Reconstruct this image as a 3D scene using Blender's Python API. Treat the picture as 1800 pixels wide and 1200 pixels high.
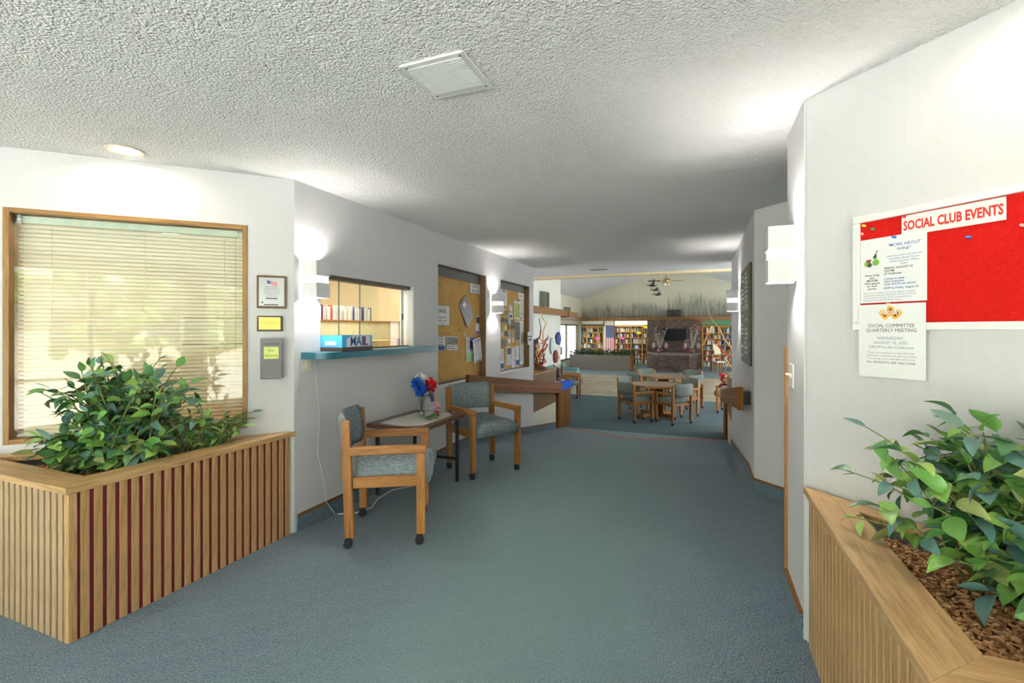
import bpy, bmesh, math, random
from mathutils import Vector, Matrix, Euler
import numpy as np

# ------------------------------------------------------------------ scene, camera, world, exposure
scene = bpy.context.scene
for o in list(bpy.data.objects):
    bpy.data.objects.remove(o, do_unlink=True)
COL = scene.collection
PI = math.pi
R = math.radians
random.seed(7)

cam_data = bpy.data.cameras.new('camera')
cam = bpy.data.objects.new('camera', cam_data)
COL.objects.link(cam)
cam_data.sensor_width = 36.0
cam_data.lens = 824.0 / 1800.0 * 36.0
cam_data.shift_y = -20.0 / 1800.0
cam_data.clip_start = 0.02
cam_data.clip_end = 200
cam.location = (0, 0, 1.40)
cam.rotation_euler = (PI / 2, 0, R(22.0))
scene.camera = cam

vs = scene.view_settings
vs.view_transform = 'Standard'
vs.look = 'None'
vs.gamma = 1.0
vs.use_curve_mapping = False
vs.exposure = 0.58

world = bpy.data.worlds.new('daylight')
scene.world = world
world.use_nodes = True
bg = world.node_tree.nodes['Background']
bg.inputs[0].default_value = (0.95, 0.98, 1.0, 1)
bg.inputs[1].default_value = 5.2


def portal(name, loc, rot, sx, sy):
    d = bpy.data.lights.new(name, 'AREA')
    d.shape = 'RECTANGLE'; d.size = sx; d.size_y = sy
    d.cycles.is_portal = True
    o = bpy.data.objects.new(name, d)
    COL.objects.link(o); o.location = loc; o.rotation_euler = rot
    return o


# daylight sun on the paving outside; it comes over the side of the building
sun_d = bpy.data.lights.new('sun_offscreen', 'SUN'); sun_d.energy = 68.0; sun_d.angle = R(1.0); sun_d.color = (1, 0.97, 0.92)
sun = bpy.data.objects.new('sun_offscreen', sun_d); COL.objects.link(sun)
sun.rotation_euler = (Vector((-0.55, -0.28, -0.9))).to_track_quat('-Z', 'Y').to_euler()

# entry glazing behind the camera, far-room windows on both sides
portal('entry_window_offscreen', (-1.0, -3.02, 1.2), (R(90), 0, 0), 8.0, 2.3)          # faces +Y
portal('sunroom_window', (-6.72, 22.0, 0.75), (R(90), 0, R(-90)), 10.0, 1.9)    # faces +X
portal('garden_window_offscreen', (6.02, 17.5, 0.75), (R(90), 0, R(90)), 16.0, 1.9)      # faces -X


def point(name, loc, power, radius=0.03, col=(1, 0.9, 0.76)):
    d = bpy.data.lights.new(name, 'POINT'); d.energy = power; d.shadow_soft_size = radius; d.color = col
    o = bpy.data.objects.new(name, d); COL.objects.link(o); o.location = loc
    return o


def spot(name, loc, power, ang, blend, col=(1, 0.88, 0.7), radius=0.04):
    d = bpy.data.lights.new(name, 'SPOT'); d.energy = power; d.spot_size = R(ang); d.spot_blend = blend
    d.color = col; d.shadow_soft_size = radius
    o = bpy.data.objects.new(name, d); COL.objects.link(o); o.location = loc
    return o


# ------------------------------------------------------------------ materials
MATS = {}


def srgb(r, g, b):
    def f(c):
        c /= 255.0
        return c / 12.92 if c <= 0.04045 else ((c + 0.055) / 1.055) ** 2.4
    return (f(r), f(g), f(b))


class NT:
    def __init__(self, name, rough=0.6, spec=0.5, metal=0.0):
        m = bpy.data.materials.new(name); m.use_nodes = True
        self.m = m; self.t = m.node_tree; self.bsdf = self.t.nodes['Principled BSDF']
        self.bsdf.inputs['Roughness'].default_value = rough
        self.bsdf.inputs['Specular IOR Level'].default_value = spec
        self.bsdf.inputs['Metallic'].default_value = metal
        MATS[name] = m

    def n(self, typ, **kw):
        nd = self.t.nodes.new(typ)
        for k, v in kw.items():
            if k.startswith('i_'):
                nd.inputs[k[2:].replace('_', ' ')].default_value = v
            else:
                setattr(nd, k, v)
        return nd

    def l(self, a, b):
        self.t.links.new(a, b)

    def coords(self, scale=(1, 1, 1), kind='Object', rot=(0, 0, 0)):
        tc = self.n('ShaderNodeTexCoord'); mp = self.n('ShaderNodeMapping')
        mp.inputs['Scale'].default_value = scale; mp.inputs['Rotation'].default_value = rot
        self.l(tc.outputs[kind], mp.inputs['Vector'])
        return mp.outputs['Vector']

    def noise(self, vec, scale, detail=3, rough=0.5, dist=0.0):
        nd = self.n('ShaderNodeTexNoise'); nd.inputs['Scale'].default_value = scale
        nd.inputs['Detail'].default_value = detail; nd.inputs['Roughness'].default_value = rough
        nd.inputs['Distortion'].default_value = dist
        self.l(vec, nd.inputs['Vector'])
        return nd.outputs['Fac']

    def ramp(self, fac, stops):
        nd = self.n('ShaderNodeValToRGB'); cr = nd.color_ramp
        while len(cr.elements) < len(stops):
            cr.elements.new(0.5)
        for e, (p, c) in zip(cr.elements, stops):
            e.position = p; e.color = (*c, 1) if len(c) == 3 else c
        self.l(fac, nd.inputs['Fac'])
        return nd.outputs['Color']

    def mix(self, fac, a, b, mode='MIX'):
        nd = self.n('ShaderNodeMix', data_type='RGBA', blend_type=mode)
        for s, v in (('Factor', fac), ('A', a), ('B', b)):
            i = [x for x in nd.inputs if x.name == s and x.type == ('VALUE' if s == 'Factor' else 'RGBA')][0]
            if hasattr(v, 'node'):
                self.l(v, i)
            else:
                i.default_value = v if s == 'Factor' else (*v, 1)
        return [x for x in nd.outputs if x.type == 'RGBA'][0]

    def math(self, op, a, b=0.0, c=0.0):
        nd = self.n('ShaderNodeMath', operation=op)
        for i, v in enumerate((a, b, c)):
            if hasattr(v, 'node'):
                self.l(v, nd.inputs[i])
            else:
                nd.inputs[i].default_value = v
        return nd.outputs[0]

    def color(self, c):
        i = self.bsdf.inputs['Base Color']
        if hasattr(c, 'node'):
            self.l(c, i)
        else:
            i.default_value = (*c, 1)

    def bump(self, h, strength=0.3, dist=0.01):
        nd = self.n('ShaderNodeBump'); nd.inputs['Strength'].default_value = strength
        nd.inputs['Distance'].default_value = dist
        self.l(h, nd.inputs['Height']); self.l(nd.outputs['Normal'], self.bsdf.inputs['Normal'])


def plain(name, col, rough=0.6, spec=0.5, metal=0.0, var=0.06, scale=20.0):
    """plain colour with a faint procedural mottling"""
    if name in MATS:
        return MATS[name]
    k = NT(name, rough, spec, metal)
    v = k.noise(k.coords(), scale, 2)
    lo = tuple(max(0, c * (1 - var)) for c in col); hi = tuple(min(1, c * (1 + var)) for c in col)
    k.color(k.ramp(v, [(0.3, lo), (0.7, hi)]))
    return k.m


def emit(name, col, strength):
    if name in MATS:
        return MATS[name]
    k = NT(name)
    k.color(col)
    k.bsdf.inputs['Emission Color'].default_value = (*col, 1)
    k.bsdf.inputs['Emission Strength'].default_value = strength
    return k.m


def wood(name, dark, mid, light, axis='z', rough=0.42, scale=1.0):
    key = name + '_' + axis
    if key in MATS:
        return MATS[key]
    k = NT(key, rough, 0.4 if rough < 0.5 else 0.2)
    s = [26.0 * scale] * 3
    s['xyz'.index(axis)] = 1.6 * scale
    vec = k.coords(tuple(s))
    f = k.noise(vec, 1.6, 5, 0.62, 0.6)
    s2 = [240.0 * scale] * 3
    s2['xyz'.index(axis)] = 9.0 * scale
    g = k.noise(k.coords(tuple(s2)), 1.0, 2, 0.5)
    c = k.ramp(f, [(0.25, dark), (0.5, mid), (0.75, light)])
    d = k.ramp(g, [(0.32, (0.55, 0.5, 0.44)), (0.5, (1, 1, 1))])
    k.color(k.mix(0.55, c, d, 'MULTIPLY'))
    k.bump(g, 0.12, 0.002)
    return k.m


def glass(name, tint=(0.93, 0.97, 0.96), ior=1.5, refl=1.0, rough=0.0):
    if name in MATS:
        return MATS[name]
    m = bpy.data.materials.new(name); m.use_nodes = True; MATS[name] = m
    t = m.node_tree; t.nodes.remove(t.nodes['Principled BSDF'])
    out = t.nodes['Material Output']
    tr = t.nodes.new('ShaderNodeBsdfTransparent'); tr.inputs[0].default_value = (*tint, 1)
    gl = t.nodes.new('ShaderNodeBsdfGlossy'); gl.inputs['Roughness'].default_value = rough
    gl.inputs[0].default_value = (refl, refl, refl, 1)
    fr = t.nodes.new('ShaderNodeFresnel'); fr.inputs[0].default_value = ior
    mx = t.nodes.new('ShaderNodeMixShader')
    ge = t.nodes.new('ShaderNodeNewGeometry'); inv = t.nodes.new('ShaderNodeMath'); inv.operation = 'SUBTRACT'; inv.inputs[0].default_value = 1.0
    mu = t.nodes.new('ShaderNodeMath'); mu.operation = 'MULTIPLY'      # reflect on the outer face only
    t.links.new(ge.outputs['Backfacing'], inv.inputs[1]); t.links.new(inv.outputs[0], mu.inputs[0]); t.links.new(fr.outputs[0], mu.inputs[1])
    t.links.new(mu.outputs[0], mx.inputs[0]); t.links.new(tr.outputs[0], mx.inputs[1]); t.links.new(gl.outputs[0], mx.inputs[2])
    t.links.new(mx.outputs[0], out.inputs[0])
    return m


def M(name):
    return MATS[name]


# wallpaper: fine vertical ribs with a faint scatter of diagonal strokes
def wallpaper(name, base):
    k = NT(name, 0.7, 0.25)
    ribs = k.noise(k.coords((210, 210, 1.1)), 1.0, 3, 0.65)
    # diagonal strokes
    w1 = k.n('ShaderNodeTexWave', wave_type='BANDS', bands_direction='DIAGONAL')
    w1.inputs['Scale'].default_value = 9.0; w1.inputs['Distortion'].default_value = 1.2
    k.l(k.coords((1, 1, 1)), w1.inputs['Vector'])
    gate = k.noise(k.coords((3, 3, 3)), 3.0, 1)
    st = k.math('MULTIPLY', k.math('GREATER_THAN', w1.outputs['Fac'], 0.996), k.math('GREATER_THAN', gate, 0.52))
    c = k.ramp(ribs, [(0.25, tuple(x * 0.97 for x in base)), (0.6, base), (0.9, tuple(min(1, x * 1.02) for x in base))])
    k.color(k.mix(k.math('MULTIPLY', st, 0.22), c, tuple(x * 0.6 for x in base)))
    k.bump(ribs, 0.22, 0.004)
    return k.m


wallpaper('wallpaper', (0.62, 0.615, 0.64))
plain('cream_wall', srgb(212, 208, 190), 0.8, 0.2, 0, 0.02, 4)
plain('office_wall', srgb(236, 216, 178), 0.8, 0.2, 0, 0.02, 4)
plain('white_paint', (0.80, 0.80, 0.80), 0.5, 0.4, 0, 0.01)
plain('ivory_plastic', srgb(232, 226, 200), 0.4)


def popcorn():
    k = NT('popcorn_ceiling', 0.9, 0.1)
    a = k.noise(k.coords(), 62.0, 3, 0.6, 0.9)
    b = k.noise(k.coords(), 150.0, 2, 0.6)
    v = k.n('ShaderNodeTexVoronoi'); v.inputs['Scale'].default_value = 85.0
    k.l(k.coords(), v.inputs['Vector'])
    h = k.math('ADD', k.math('MULTIPLY', a, 1.0), k.math('MULTIPLY', b, 0.35))
    h = k.math('SUBTRACT', h, k.math('MULTIPLY', v.outputs['Distance'], 0.5))
    k.color(k.ramp(h, [(0.10, (0.90, 0.895, 0.895)), (0.8, (0.93, 0.925, 0.925))]))
    k.bump(h, 0.95, 0.022)
    return k.m


popcorn()


def carpet(name, c_dark, c_mid, c_warm, wear, lane=None):
    k = NT(name, 0.95, 0.1)
    fine = k.noise(k.coords((1, 1, 1)), 130.0, 3, 0.7)
    w = k.n('ShaderNodeTexWave', wave_type='BANDS', bands_direction='X')
    w.inputs['Scale'].default_value = 42.0; w.inputs['Distortion'].default_value = 5.0
    w.inputs['Detail'].default_value = 2.0; w.inputs['Detail Scale'].default_value = 3.0
    k.l(k.coords((1, 1, 1), rot=(0, 0, R(48))), w.inputs['Vector'])
    mixv = k.math('ADD', k.math('MULTIPLY', fine, 0.65), k.math('MULTIPLY', w.outputs['Fac'], 0.35))
    c = k.ramp(mixv, [(0.36, c_dark), (0.5, c_mid), (0.64, c_warm)])
    big = k.noise(k.coords((0.55, 0.35, 1)), 1.0, 4, 0.55)
    wf = k.ramp(big, [(0.40, (0, 0, 0)), (0.62, (0.75, 0.75, 0.75))])
    if lane:
        # a trodden lane down the middle of the hall, broken up by the noise
        sx = k.n('ShaderNodeSeparateXYZ'); k.l(k.coords(), sx.inputs[0])
        dx = k.math('ABSOLUTE', k.math('ADD', sx.outputs[0], lane))
        dx = k.math('ADD', k.math('MULTIPLY', dx, 0.75), k.math('MULTIPLY', k.math('SUBTRACT', big, 0.5), 2.2))
        wf = k.ramp(dx, [(0.15, (0.85, 0.85, 0.85)), (0.95, (0.0, 0.0, 0.0))])
    c = k.mix(wf, c, wear, 'MIX')
    c2 = k.mix(0.6, c, k.ramp(mixv, [(0.36, (0.6, 0.6, 0.62)), (0.64, (1.3, 1.28, 1.25))]), 'MULTIPLY')
    k.color(c2)
    k.bump(mixv, 0.5, 0.006)
    k.bsdf.inputs['Sheen Weight'].default_value = 0.15
    return k.m


carpet('carpet', srgb(52, 84, 106), srgb(86, 122, 142), srgb(134, 138, 142), srgb(114, 138, 142), 1.0)
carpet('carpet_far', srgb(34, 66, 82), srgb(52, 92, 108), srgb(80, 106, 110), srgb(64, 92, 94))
carpet('carpet_base', srgb(62, 86, 100), srgb(92, 116, 132), srgb(120, 134, 142), srgb(92, 114, 126))

# plank floor band in the big room
k = NT('plank_floor', 0.22, 0.5)
br = k.n('ShaderNodeTexBrick'); br.inputs['Scale'].default_value = 1.0
br.inputs['Brick Width'].default_value = 0.9; br.inputs['Row Height'].default_value = 0.13
br.inputs['Mortar Size'].default_value = 0.006
br.inputs['Color1'].default_value = (*srgb(200, 190, 170), 1); br.inputs['Color2'].default_value = (*srgb(170, 158, 138), 1)
br.inputs['Mortar'].default_value = (*srgb(120, 108, 92), 1)
k.l(k.coords(), br.inputs['Vector'])
k.color(br.outputs['Color'])

OAK = (srgb(150, 116, 74), srgb(186, 150, 102), srgb(208, 174, 126))
HONEY = (srgb(122, 78, 38), srgb(160, 108, 56), srgb(182, 132, 78))
WALNUT = (srgb(70, 46, 32), srgb(100, 70, 50), srgb(126, 92, 68))
TAN = (srgb(150, 126, 98), srgb(176, 152, 122), srgb(192, 168, 138))
RAIL = (srgb(94, 56, 20), srgb(126, 80, 32), srgb(146, 96, 42))
FRAME = (srgb(112, 80, 40), srgb(146, 108, 58), srgb(168, 130, 78))
SHELF = (srgb(150, 104, 44), srgb(186, 138, 68), srgb(204, 158, 86))
for ax in 'xyz':
    wood('oak', *OAK, axis=ax)
    wood('honey', *HONEY, axis=ax)
    wood('walnut', *WALNUT, axis=ax, rough=0.32)
    wood('tan_oak', *TAN, axis=ax, rough=0.6)
    wood('rail_oak', *RAIL, axis=ax, rough=0.62)
    wood('shelf_oak', *SHELF, axis=ax)
    wood('frame_oak', *FRAME, axis=ax)
plain('groove_red', srgb(112, 22, 34), 0.6)
plain('groove_brown', srgb(98, 74, 50), 0.8)
plain('black_plastic', (0.018, 0.018, 0.02), 0.4)
plain('black_matte', (0.02, 0.02, 0.02), 0.8)
plain('bronze', srgb(82, 72, 58), 0.45, 0.5, 0.3)
plain('chrome', (0.75, 0.75, 0.75), 0.25, 0.5, 1.0)
plain('paper', (0.80, 0.80, 0.82), 0.7, 0.2, 0, 0.01)
plain('ink', (0.03, 0.03, 0.035), 0.8)
plain('ink_grey', (0.22, 0.23, 0.26), 0.8)
plain('ink_blue', srgb(40, 92, 158), 0.8)
plain('ink_violet', srgb(120, 126, 160), 0.8)
plain('red_print', srgb(206, 40, 34), 0.8)
plain('teal_laminate', srgb(44, 104, 124), 0.35)
glass('window_glass', (0.95, 0.97, 0.95), 1.55)
glass('case_glass', (0.96, 0.985, 0.965), 1.45)


def fabric(name, a, b, c):
    k = NT(name, 0.9, 0.15)
    v = k.noise(k.coords((34, 34, 300)), 1.0, 3, 0.6)
    h = k.noise(k.coords((300, 300, 40)), 1.0, 3, 0.6)
    s = k.math('ADD', k.math('MULTIPLY', v, 0.5), k.math('MULTIPLY', h, 0.5))
    k.color(k.ramp(s, [(0.36, a), (0.5, b), (0.64, c)]))
    k.bump(s, 0.25, 0.003)
    return k.m


fabric('chair_fabric', srgb(78, 94, 108), srgb(118, 132, 140), srgb(164, 172, 174))
fabric('chair_fabric_grey', srgb(82, 92, 92), srgb(118, 128, 124), srgb(148, 154, 144))

# ------------------------------------------------------------------ mesh helpers


class MB:
    def __init__(self):
        self.bm = bmesh.new(); self.mats = []; self.cur = 0

    def mat(self, m):
        if isinstance(m, str):
            m = MATS[m]
        if m not in self.mats:
            self.mats.append(m)
        self.cur = self.mats.index(m)
        return self

    def _add(self, vs, fs, mtx=None, smooth=False):
        bv = [self.bm.verts.new(mtx @ Vector(v) if mtx else v) for v in vs]
        out = []
        for f in fs:
            try:
                q = self.bm.faces.new([bv[i] for i in f]); q.material_index = self.cur; q.smooth = smooth; out.append(q)
            except ValueError:
                pass
        return bv, out

    def box(self, x0, x1, y0, y1, z0, z1, bev=0.0, mtx=None, seg=1):
        vs = [(x, y, z) for z in (z0, z1) for y in (y0, y1) for x in (x0, x1)]
        fs = [(0, 2, 3, 1), (4, 5, 7, 6), (0, 1, 5, 4), (2, 6, 7, 3), (0, 4, 6, 2), (1, 3, 7, 5)]
        bv, bf = self._add(vs, fs, mtx)
        if bev > 0:
            es = list({e for f in bf for e in f.edges})
            r = bmesh.ops.bevel(self.bm, geom=es, offset=bev, segments=seg, profile=0.5, affect='EDGES')
            for f in r['faces']:
                f.material_index = self.cur
                if seg > 1:
                    f.smooth = True
        return self

    def prism(self, pts, z0, z1, mtx=None, bev=0.0):
        """pts counter-clockwise in xy"""
        n = len(pts)
        vs = [(p[0], p[1], z0) for p in pts] + [(p[0], p[1], z1) for p in pts]
        fs = [tuple(range(n - 1, -1, -1)), tuple(range(n, 2 * n))] + [(i, (i + 1) % n, n + (i + 1) % n, n + i) for i in range(n)]
        bv, bf = self._add(vs, fs, mtx)
        if bev > 0:
            es = list({e for f in bf for e in f.edges})
            r = bmesh.ops.bevel(self.bm, geom=es, offset=bev, segments=1, profile=0.5, affect='EDGES')
            for f in r['faces']:
                f.material_index = self.cur
        return self

    def hexa(self, p):
        """8 points: bottom 4 ccw, top 4 ccw"""
        self._add(p, [(3, 2, 1, 0), (4, 5, 6, 7), (0, 1, 5, 4), (1, 2, 6, 5), (2, 3, 7, 6), (3, 0, 4, 7)])
        return self

    def quad(self, *p):
        self._add(p, [tuple(range(len(p)))])
        return self

    def tube(self, pts, r, n=8, cap=True, smooth=True):
        pts = [Vector(p) for p in pts]
        rs = r if isinstance(r, (list, tuple)) else [r] * len(pts)
        rings = []
        up = Vector((0, 0, 1))
        prev = None
        for i, p in enumerate(pts):
            t = (pts[min(i + 1, len(pts) - 1)] - pts[max(i - 1, 0)])
            t = t.normalized() if t.length > 1e-9 else up
            if prev is None:
                a = t.cross(up)
                if a.length < 1e-3:
                    a = t.cross(Vector((1, 0, 0)))
            else:
                a = prev - t * prev.dot(t)
                if a.length < 1e-4:
                    a = t.cross(up if abs(t.z) < 0.9 else Vector((1, 0, 0)))
            a.normalize(); prev = a
            b = t.cross(a)
            rings.append([self.bm.verts.new(p + (a * math.cos(2 * PI * j / n) + b * math.sin(2 * PI * j / n)) * rs[i]) for j in range(n)])
        for i in range(len(rings) - 1):
            for j in range(n):
                f = self.bm.faces.new((rings[i][j], rings[i][(j + 1) % n], rings[i + 1][(j + 1) % n], rings[i + 1][j]))
                f.material_index = self.cur; f.smooth = smooth
        if cap:
            for rg, rev in ((rings[0], True), (rings[-1], False)):
                try:
                    f = self.bm.faces.new(rg[::-1] if rev else rg); f.material_index = self.cur
                except ValueError:
                    pass
        return self

    def lathe(self, prof, n=24, c=(0, 0, 0), axis='z', smooth=True, cap=True):
        """prof: list of (r, h)"""
        rings = []
        for r, h in prof:
            ring = []
            for j in range(n):
                a = 2 * PI * j / n
                v = (r * math.cos(a), r * math.sin(a), h)
                if axis == 'x':
                    v = (v[2], v[0], v[1])
                elif axis == 'y':
                    v = (v[0], v[2], v[1])
                ring.append(self.bm.verts.new((v[0] + c[0], v[1] + c[1], v[2] + c[2])))
            rings.append(ring)
        for i in range(len(rings) - 1):
            for j in range(n):
                f = self.bm.faces.new((rings[i][j], rings[i][(j + 1) % n], rings[i + 1][(j + 1) % n], rings[i + 1][j]))
                f.material_index = self.cur; f.smooth = smooth
        for rg, pr in ((rings[0], prof[0]), (rings[-1], prof[-1])):
            if cap and pr[0] > 1e-5:
                f = self.bm.faces.new(rg); f.material_index = self.cur
        return self

    def ball(self, c, r, sub=2, sx=1, sy=1, sz=1):
        r_ = bmesh.ops.create_icosphere(self.bm, subdivisions=sub, radius=1.0)
        for v in r_['verts']:
            v.co = Vector((v.co.x * r * sx + c[0], v.co.y * r * sy + c[1], v.co.z * r * sz + c[2]))
        fs = {f for v in r_['verts'] for f in v.link_faces}
        for f in fs:
            f.material_index = self.cur; f.smooth = True
        return self

    def mesh(self, name):
        bmesh.ops.recalc_face_normals(self.bm, faces=self.bm.faces[:])
        me = bpy.data.meshes.new(name)
        self.bm.to_mesh(me); self.bm.free()
        for m in self.mats:
            me.materials.append(m)
        return me

    def build(self, name, mat=None, parent=None, loc=None, rot=None):
        if mat is not None:
            self.mats = []
            self.mat(mat)
            for f in self.bm.faces:
                f.material_index = 0
        return obj(name, self.mesh(name), parent, loc, rot)


def obj(name, me, parent=None, loc=None, rot=None):
    o = bpy.data.objects.new(name, me); COL.objects.link(o)
    if parent:
        o.parent = parent
    if loc:
        o.location = loc
    if rot:
        o.rotation_euler = rot
    return o


def tag(o, label, cat, group=None, kind=None):
    o['label'] = label; o['category'] = cat
    if group:
        o['group'] = group
    if kind:
        o['kind'] = kind
    return o


def thing(name, label, cat, loc=(0, 0, 0), rz=0.0, group=None):
    o = bpy.data.objects.new(name, None); COL.objects.link(o)
    o.empty_display_size = 0.1
    o.location = loc; o.rotation_euler = (0, 0, rz)
    return tag(o, label, cat, group)


def struct(o, label=None, cat=None):
    o['kind'] = 'structure'
    if label:
        o['label'] = label
    if cat:
        o['category'] = cat
    return o


def copy_tree(o, parent=None):
    c = o.copy(); COL.objects.link(c); c.parent = parent
    for ch in list(o.children):
        copy_tree(ch, c)
    return c


def text_mesh(s, size, align='CENTER', sx=1.0, shear=0.0, space=1.0, bold=0.0):
    """lettering in the xz plane facing -y, baseline at z=0; returns mesh"""
    cu = bpy.data.curves.new('txt', 'FONT')
    cu.body = s; cu.size = size; cu.align_x = align; cu.resolution_u = 2; cu.shear = shear
    cu.space_character = space; cu.offset = bold
    to = bpy.data.objects.new('txt', cu); COL.objects.link(to)
    dg = bpy.context.evaluated_depsgraph_get()
    me = bpy.data.meshes.new_from_object(to.evaluated_get(dg))
    bpy.data.objects.remove(to); bpy.data.curves.remove(cu)
    me.transform(Matrix(((sx, 0, 0, 0), (0, 0, -1, 0), (0, 1, 0, 0), (0, 0, 0, 1))))
    me.materials.clear()
    return me


def lettering(s, size, x, z, y, mat, parent, align='CENTER', sx=1.0, name='lettering', bold=0.0, space=1.0, rot=0.0):
    me = text_mesh(s, size, align, sx, 0.0, space, bold)
    me.materials.append(MATS[mat] if isinstance(mat, str) else mat)
    return obj(name, me, parent, (x, y, z), (0, rot, 0))


WL = 90.0     # wall frames: local x runs along the wall to the viewer's right, local y into the wall
ROT_HALL_L = R(90)
ROT_45R = R(45)
ROT_45L = R(-45)
ROT_HALL_R = R(-90)
XL, XR = -2.61, 0.425
CE = 2.44
RAMP0, RAMP1, ZF = 5.05, 9.15, -0.55


def rampz(y):
    return 0.0 if y < RAMP0 else (ZF if y > RAMP1 else ZF * (y - RAMP0) / (RAMP1 - RAMP0))
# ------------------------------------------------------------------ structure
T = 0.14
# floors
b = MB(); b.box(-8, 5, -3.0, RAMP0, -0.12, 0.0)
struct(b.build('floor', 'carpet'), 'worn teal grey carpet of the lobby floor', 'floor')
b = MB()
b.hexa([(-8, RAMP0, -0.12), (5, RAMP0, -0.12), (5, RAMP1, ZF - 0.12), (-8, RAMP1, ZF - 0.12),
        (-8, RAMP0, 0), (5, RAMP0, 0), (5, RAMP1, ZF), (-8, RAMP1, ZF)])
struct(b.build('floor_ramp', 'carpet'), 'carpeted ramp sloping down into the library room', 'floor')
b = MB(); b.box(-12, 7, RAMP1, 32, ZF - 0.12, ZF)
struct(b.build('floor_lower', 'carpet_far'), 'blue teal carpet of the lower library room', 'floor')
b = MB(); b.box(-12, 6, 13.9, 20.4, ZF, ZF + 0.004)
struct(b.build('floor_planks', 'plank_floor'), 'band of pale plank flooring crossing the lower room', 'floor')

# hall ceiling with holes for the two recessed lights
cans = [(-3.09, 1.675), (0.915, 1.675)]
h = 0.062


def ceil_strip(b, x0, x1, y0, y1):
    b.box(x0, x1, y0, y1, CE, CE + 0.10)


b = MB()
y_prev = -3.0
for yc in sorted({c[1] for c in cans}):
    ceil_strip(b, -9, 5, y_prev, yc - h)
    xs = [-9] + sum([[c[0] - h, c[0] + h] for c in sorted(cans) if c[1] == yc], []) + [5]
    for i in range(0, len(xs), 2):
        ceil_strip(b, xs[i], xs[i + 1], yc - h, yc + h)
    y_prev = yc + h
ceil_strip(b, -9, 5, y_prev, 8.72)
struct(b.build('ceiling', 'popcorn_ceiling'), 'white popcorn textured ceiling', 'ceiling')


def wall_with_holes(b, length, holes, z0, z1, th):
    """local: x along 0..length, y 0..th; holes list of (x0,x1,z0,z1)"""
    xsb = sorted({0.0, length} | {v for hh in holes for v in hh[:2]})
    for i in range(len(xsb) - 1):
        x0, x1 = xsb[i], xsb[i + 1]
        zs = [(z0, z1)]
        for hh in holes:
            if hh[0] < (x0 + x1) / 2 < hh[1]:
                nz = []
                for (p, q) in zs:
                    if hh[2] > p:
                        nz.append((p, hh[2]))
                    if hh[3] < q:
                        nz.append((hh[3], q))
                zs = nz
        for p, q in zs:
            b.box(x0, x1, 0, th, p, q)


# left hall wall: local x = world Y offset from 2.44
WY0, WY1 = 2.44, 7.42
SV = (2.68 - WY0, 3.90 - WY0, 1.243, 1.822)
B1 = (4.35 - WY0, 5.565 - WY0, 0.782, 2.112)
B2 = (6.034 - WY0, 7.232 - WY0, 0.785, 2.112)
b = MB(); wall_with_holes(b, WY1 - WY0, [SV, B1, B2], -0.4, CE, T)
wl = struct(b.build('wall_left', 'wallpaper', None, (XL, WY0, 0), (0, 0, ROT_HALL_L)), 'white wallpapered hall wall with recessed boards and service window', 'wall')

# angled window wall on the left (dir (1,1)); local x=0 at far lower-left end
L45 = 4.6
p_end = Vector((XL, WY0, 0))
o45 = p_end - Vector((1, 1, 0)).normalized() * L45
# window corners along the wall, measured from the hall corner
WINX0, WINX1, WINZ0, WINZ1 = L45 - 1.497, L45 - 0.283, 0.748, 2.098
b = MB(); wall_with_holes(b, L45, [(WINX0, WINX1, WINZ0, WINZ1)], 0, CE, T)
wwin = struct(b.build('wall_window', 'wallpaper', None, o45, (0, 0, ROT_45R)), 'angled wallpapered wall with the blind-covered office window', 'wall')

# right: angled wall with red notice board, dir (1,-1)
p45 = Vector((0.44, 2.455, 0))
b = MB(); wall_with_holes(b, 4.6, [], 0, CE, T)
wnotice = struct(b.build('wall_notice', 'wallpaper', None, p45, (0, 0, ROT_45L)), 'angled wallpapered wall with the red notice board', 'wall')
# return wall beside it
b = MB(); b.box(0.43, 0.57, 2.462, 2.90, 0, CE)
b.build('wall_return', 'wallpaper')['kind'] = 'structure'
tag(bpy.data.objects['wall_return'], 'short wallpapered return wall carrying a wall sconce', 'wall', None, 'structure')
# second angled wall beyond the doorway recess and the right hall wall
b = MB(); wall_with_holes(b, 2.4, [], 0, CE, T)
wrec = struct(b.build('wall_recess', 'wallpaper', None, (XR, 4.56, 0), (0, 0, ROT_45L)), 'angled wallpapered wall beyond the doorway recess', 'wall')
b = MB(); b.box(XR, XR + T, 4.56, 7.85, -0.5, CE)
wr = struct(b.build('wall_right', 'wallpaper'), 'white wallpapered right hall wall with the letter board', 'wall')
b = MB(); b.box(2.0, 2.1, 0.8, 3.0, 0, CE)
struct(b.build('wall_closet', 'wallpaper'), 'plain wall closing the doorway recess', 'wall')

# entry facade behind the viewer: piers, lintel, glazing
b = MB()
for x0, x1 in ((-6.2, -5.2), (-2.75, -2.45), (0.25, 0.55), (3.2, 4.2)):
    b.box(x0, x1, -3.15, -3.0, 0, CE)
b.box(-6.2, 4.2, -3.15, -3.0, 2.3, CE)
struct(b.build('wall_entry', 'white_paint'), 'white entry facade with tall glazed openings', 'wall')
for i, (x0, x1) in enumerate(((-5.2, -2.75), (-2.45, 0.25), (0.55, 3.2))):
    b = MB()
    for xa in (x0, (x0 + x1) / 2 - 0.03, x1 - 0.06):
        b.box(xa, xa + 0.06, -3.12, -3.05, 0, 2.3)
    b.box(x0, x1, -3.12, -3.05, 0, 0.12); b.box(x0, x1, -3.12, -3.05, 2.22, 2.3)
    f = struct(b.build('window_%d' % (i + 1), 'white_paint'))
    g = MB(); g.box(x0, x1, -3.09, -3.084, 0.1, 2.25); g.build('pane', 'window_glass', f)
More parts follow.
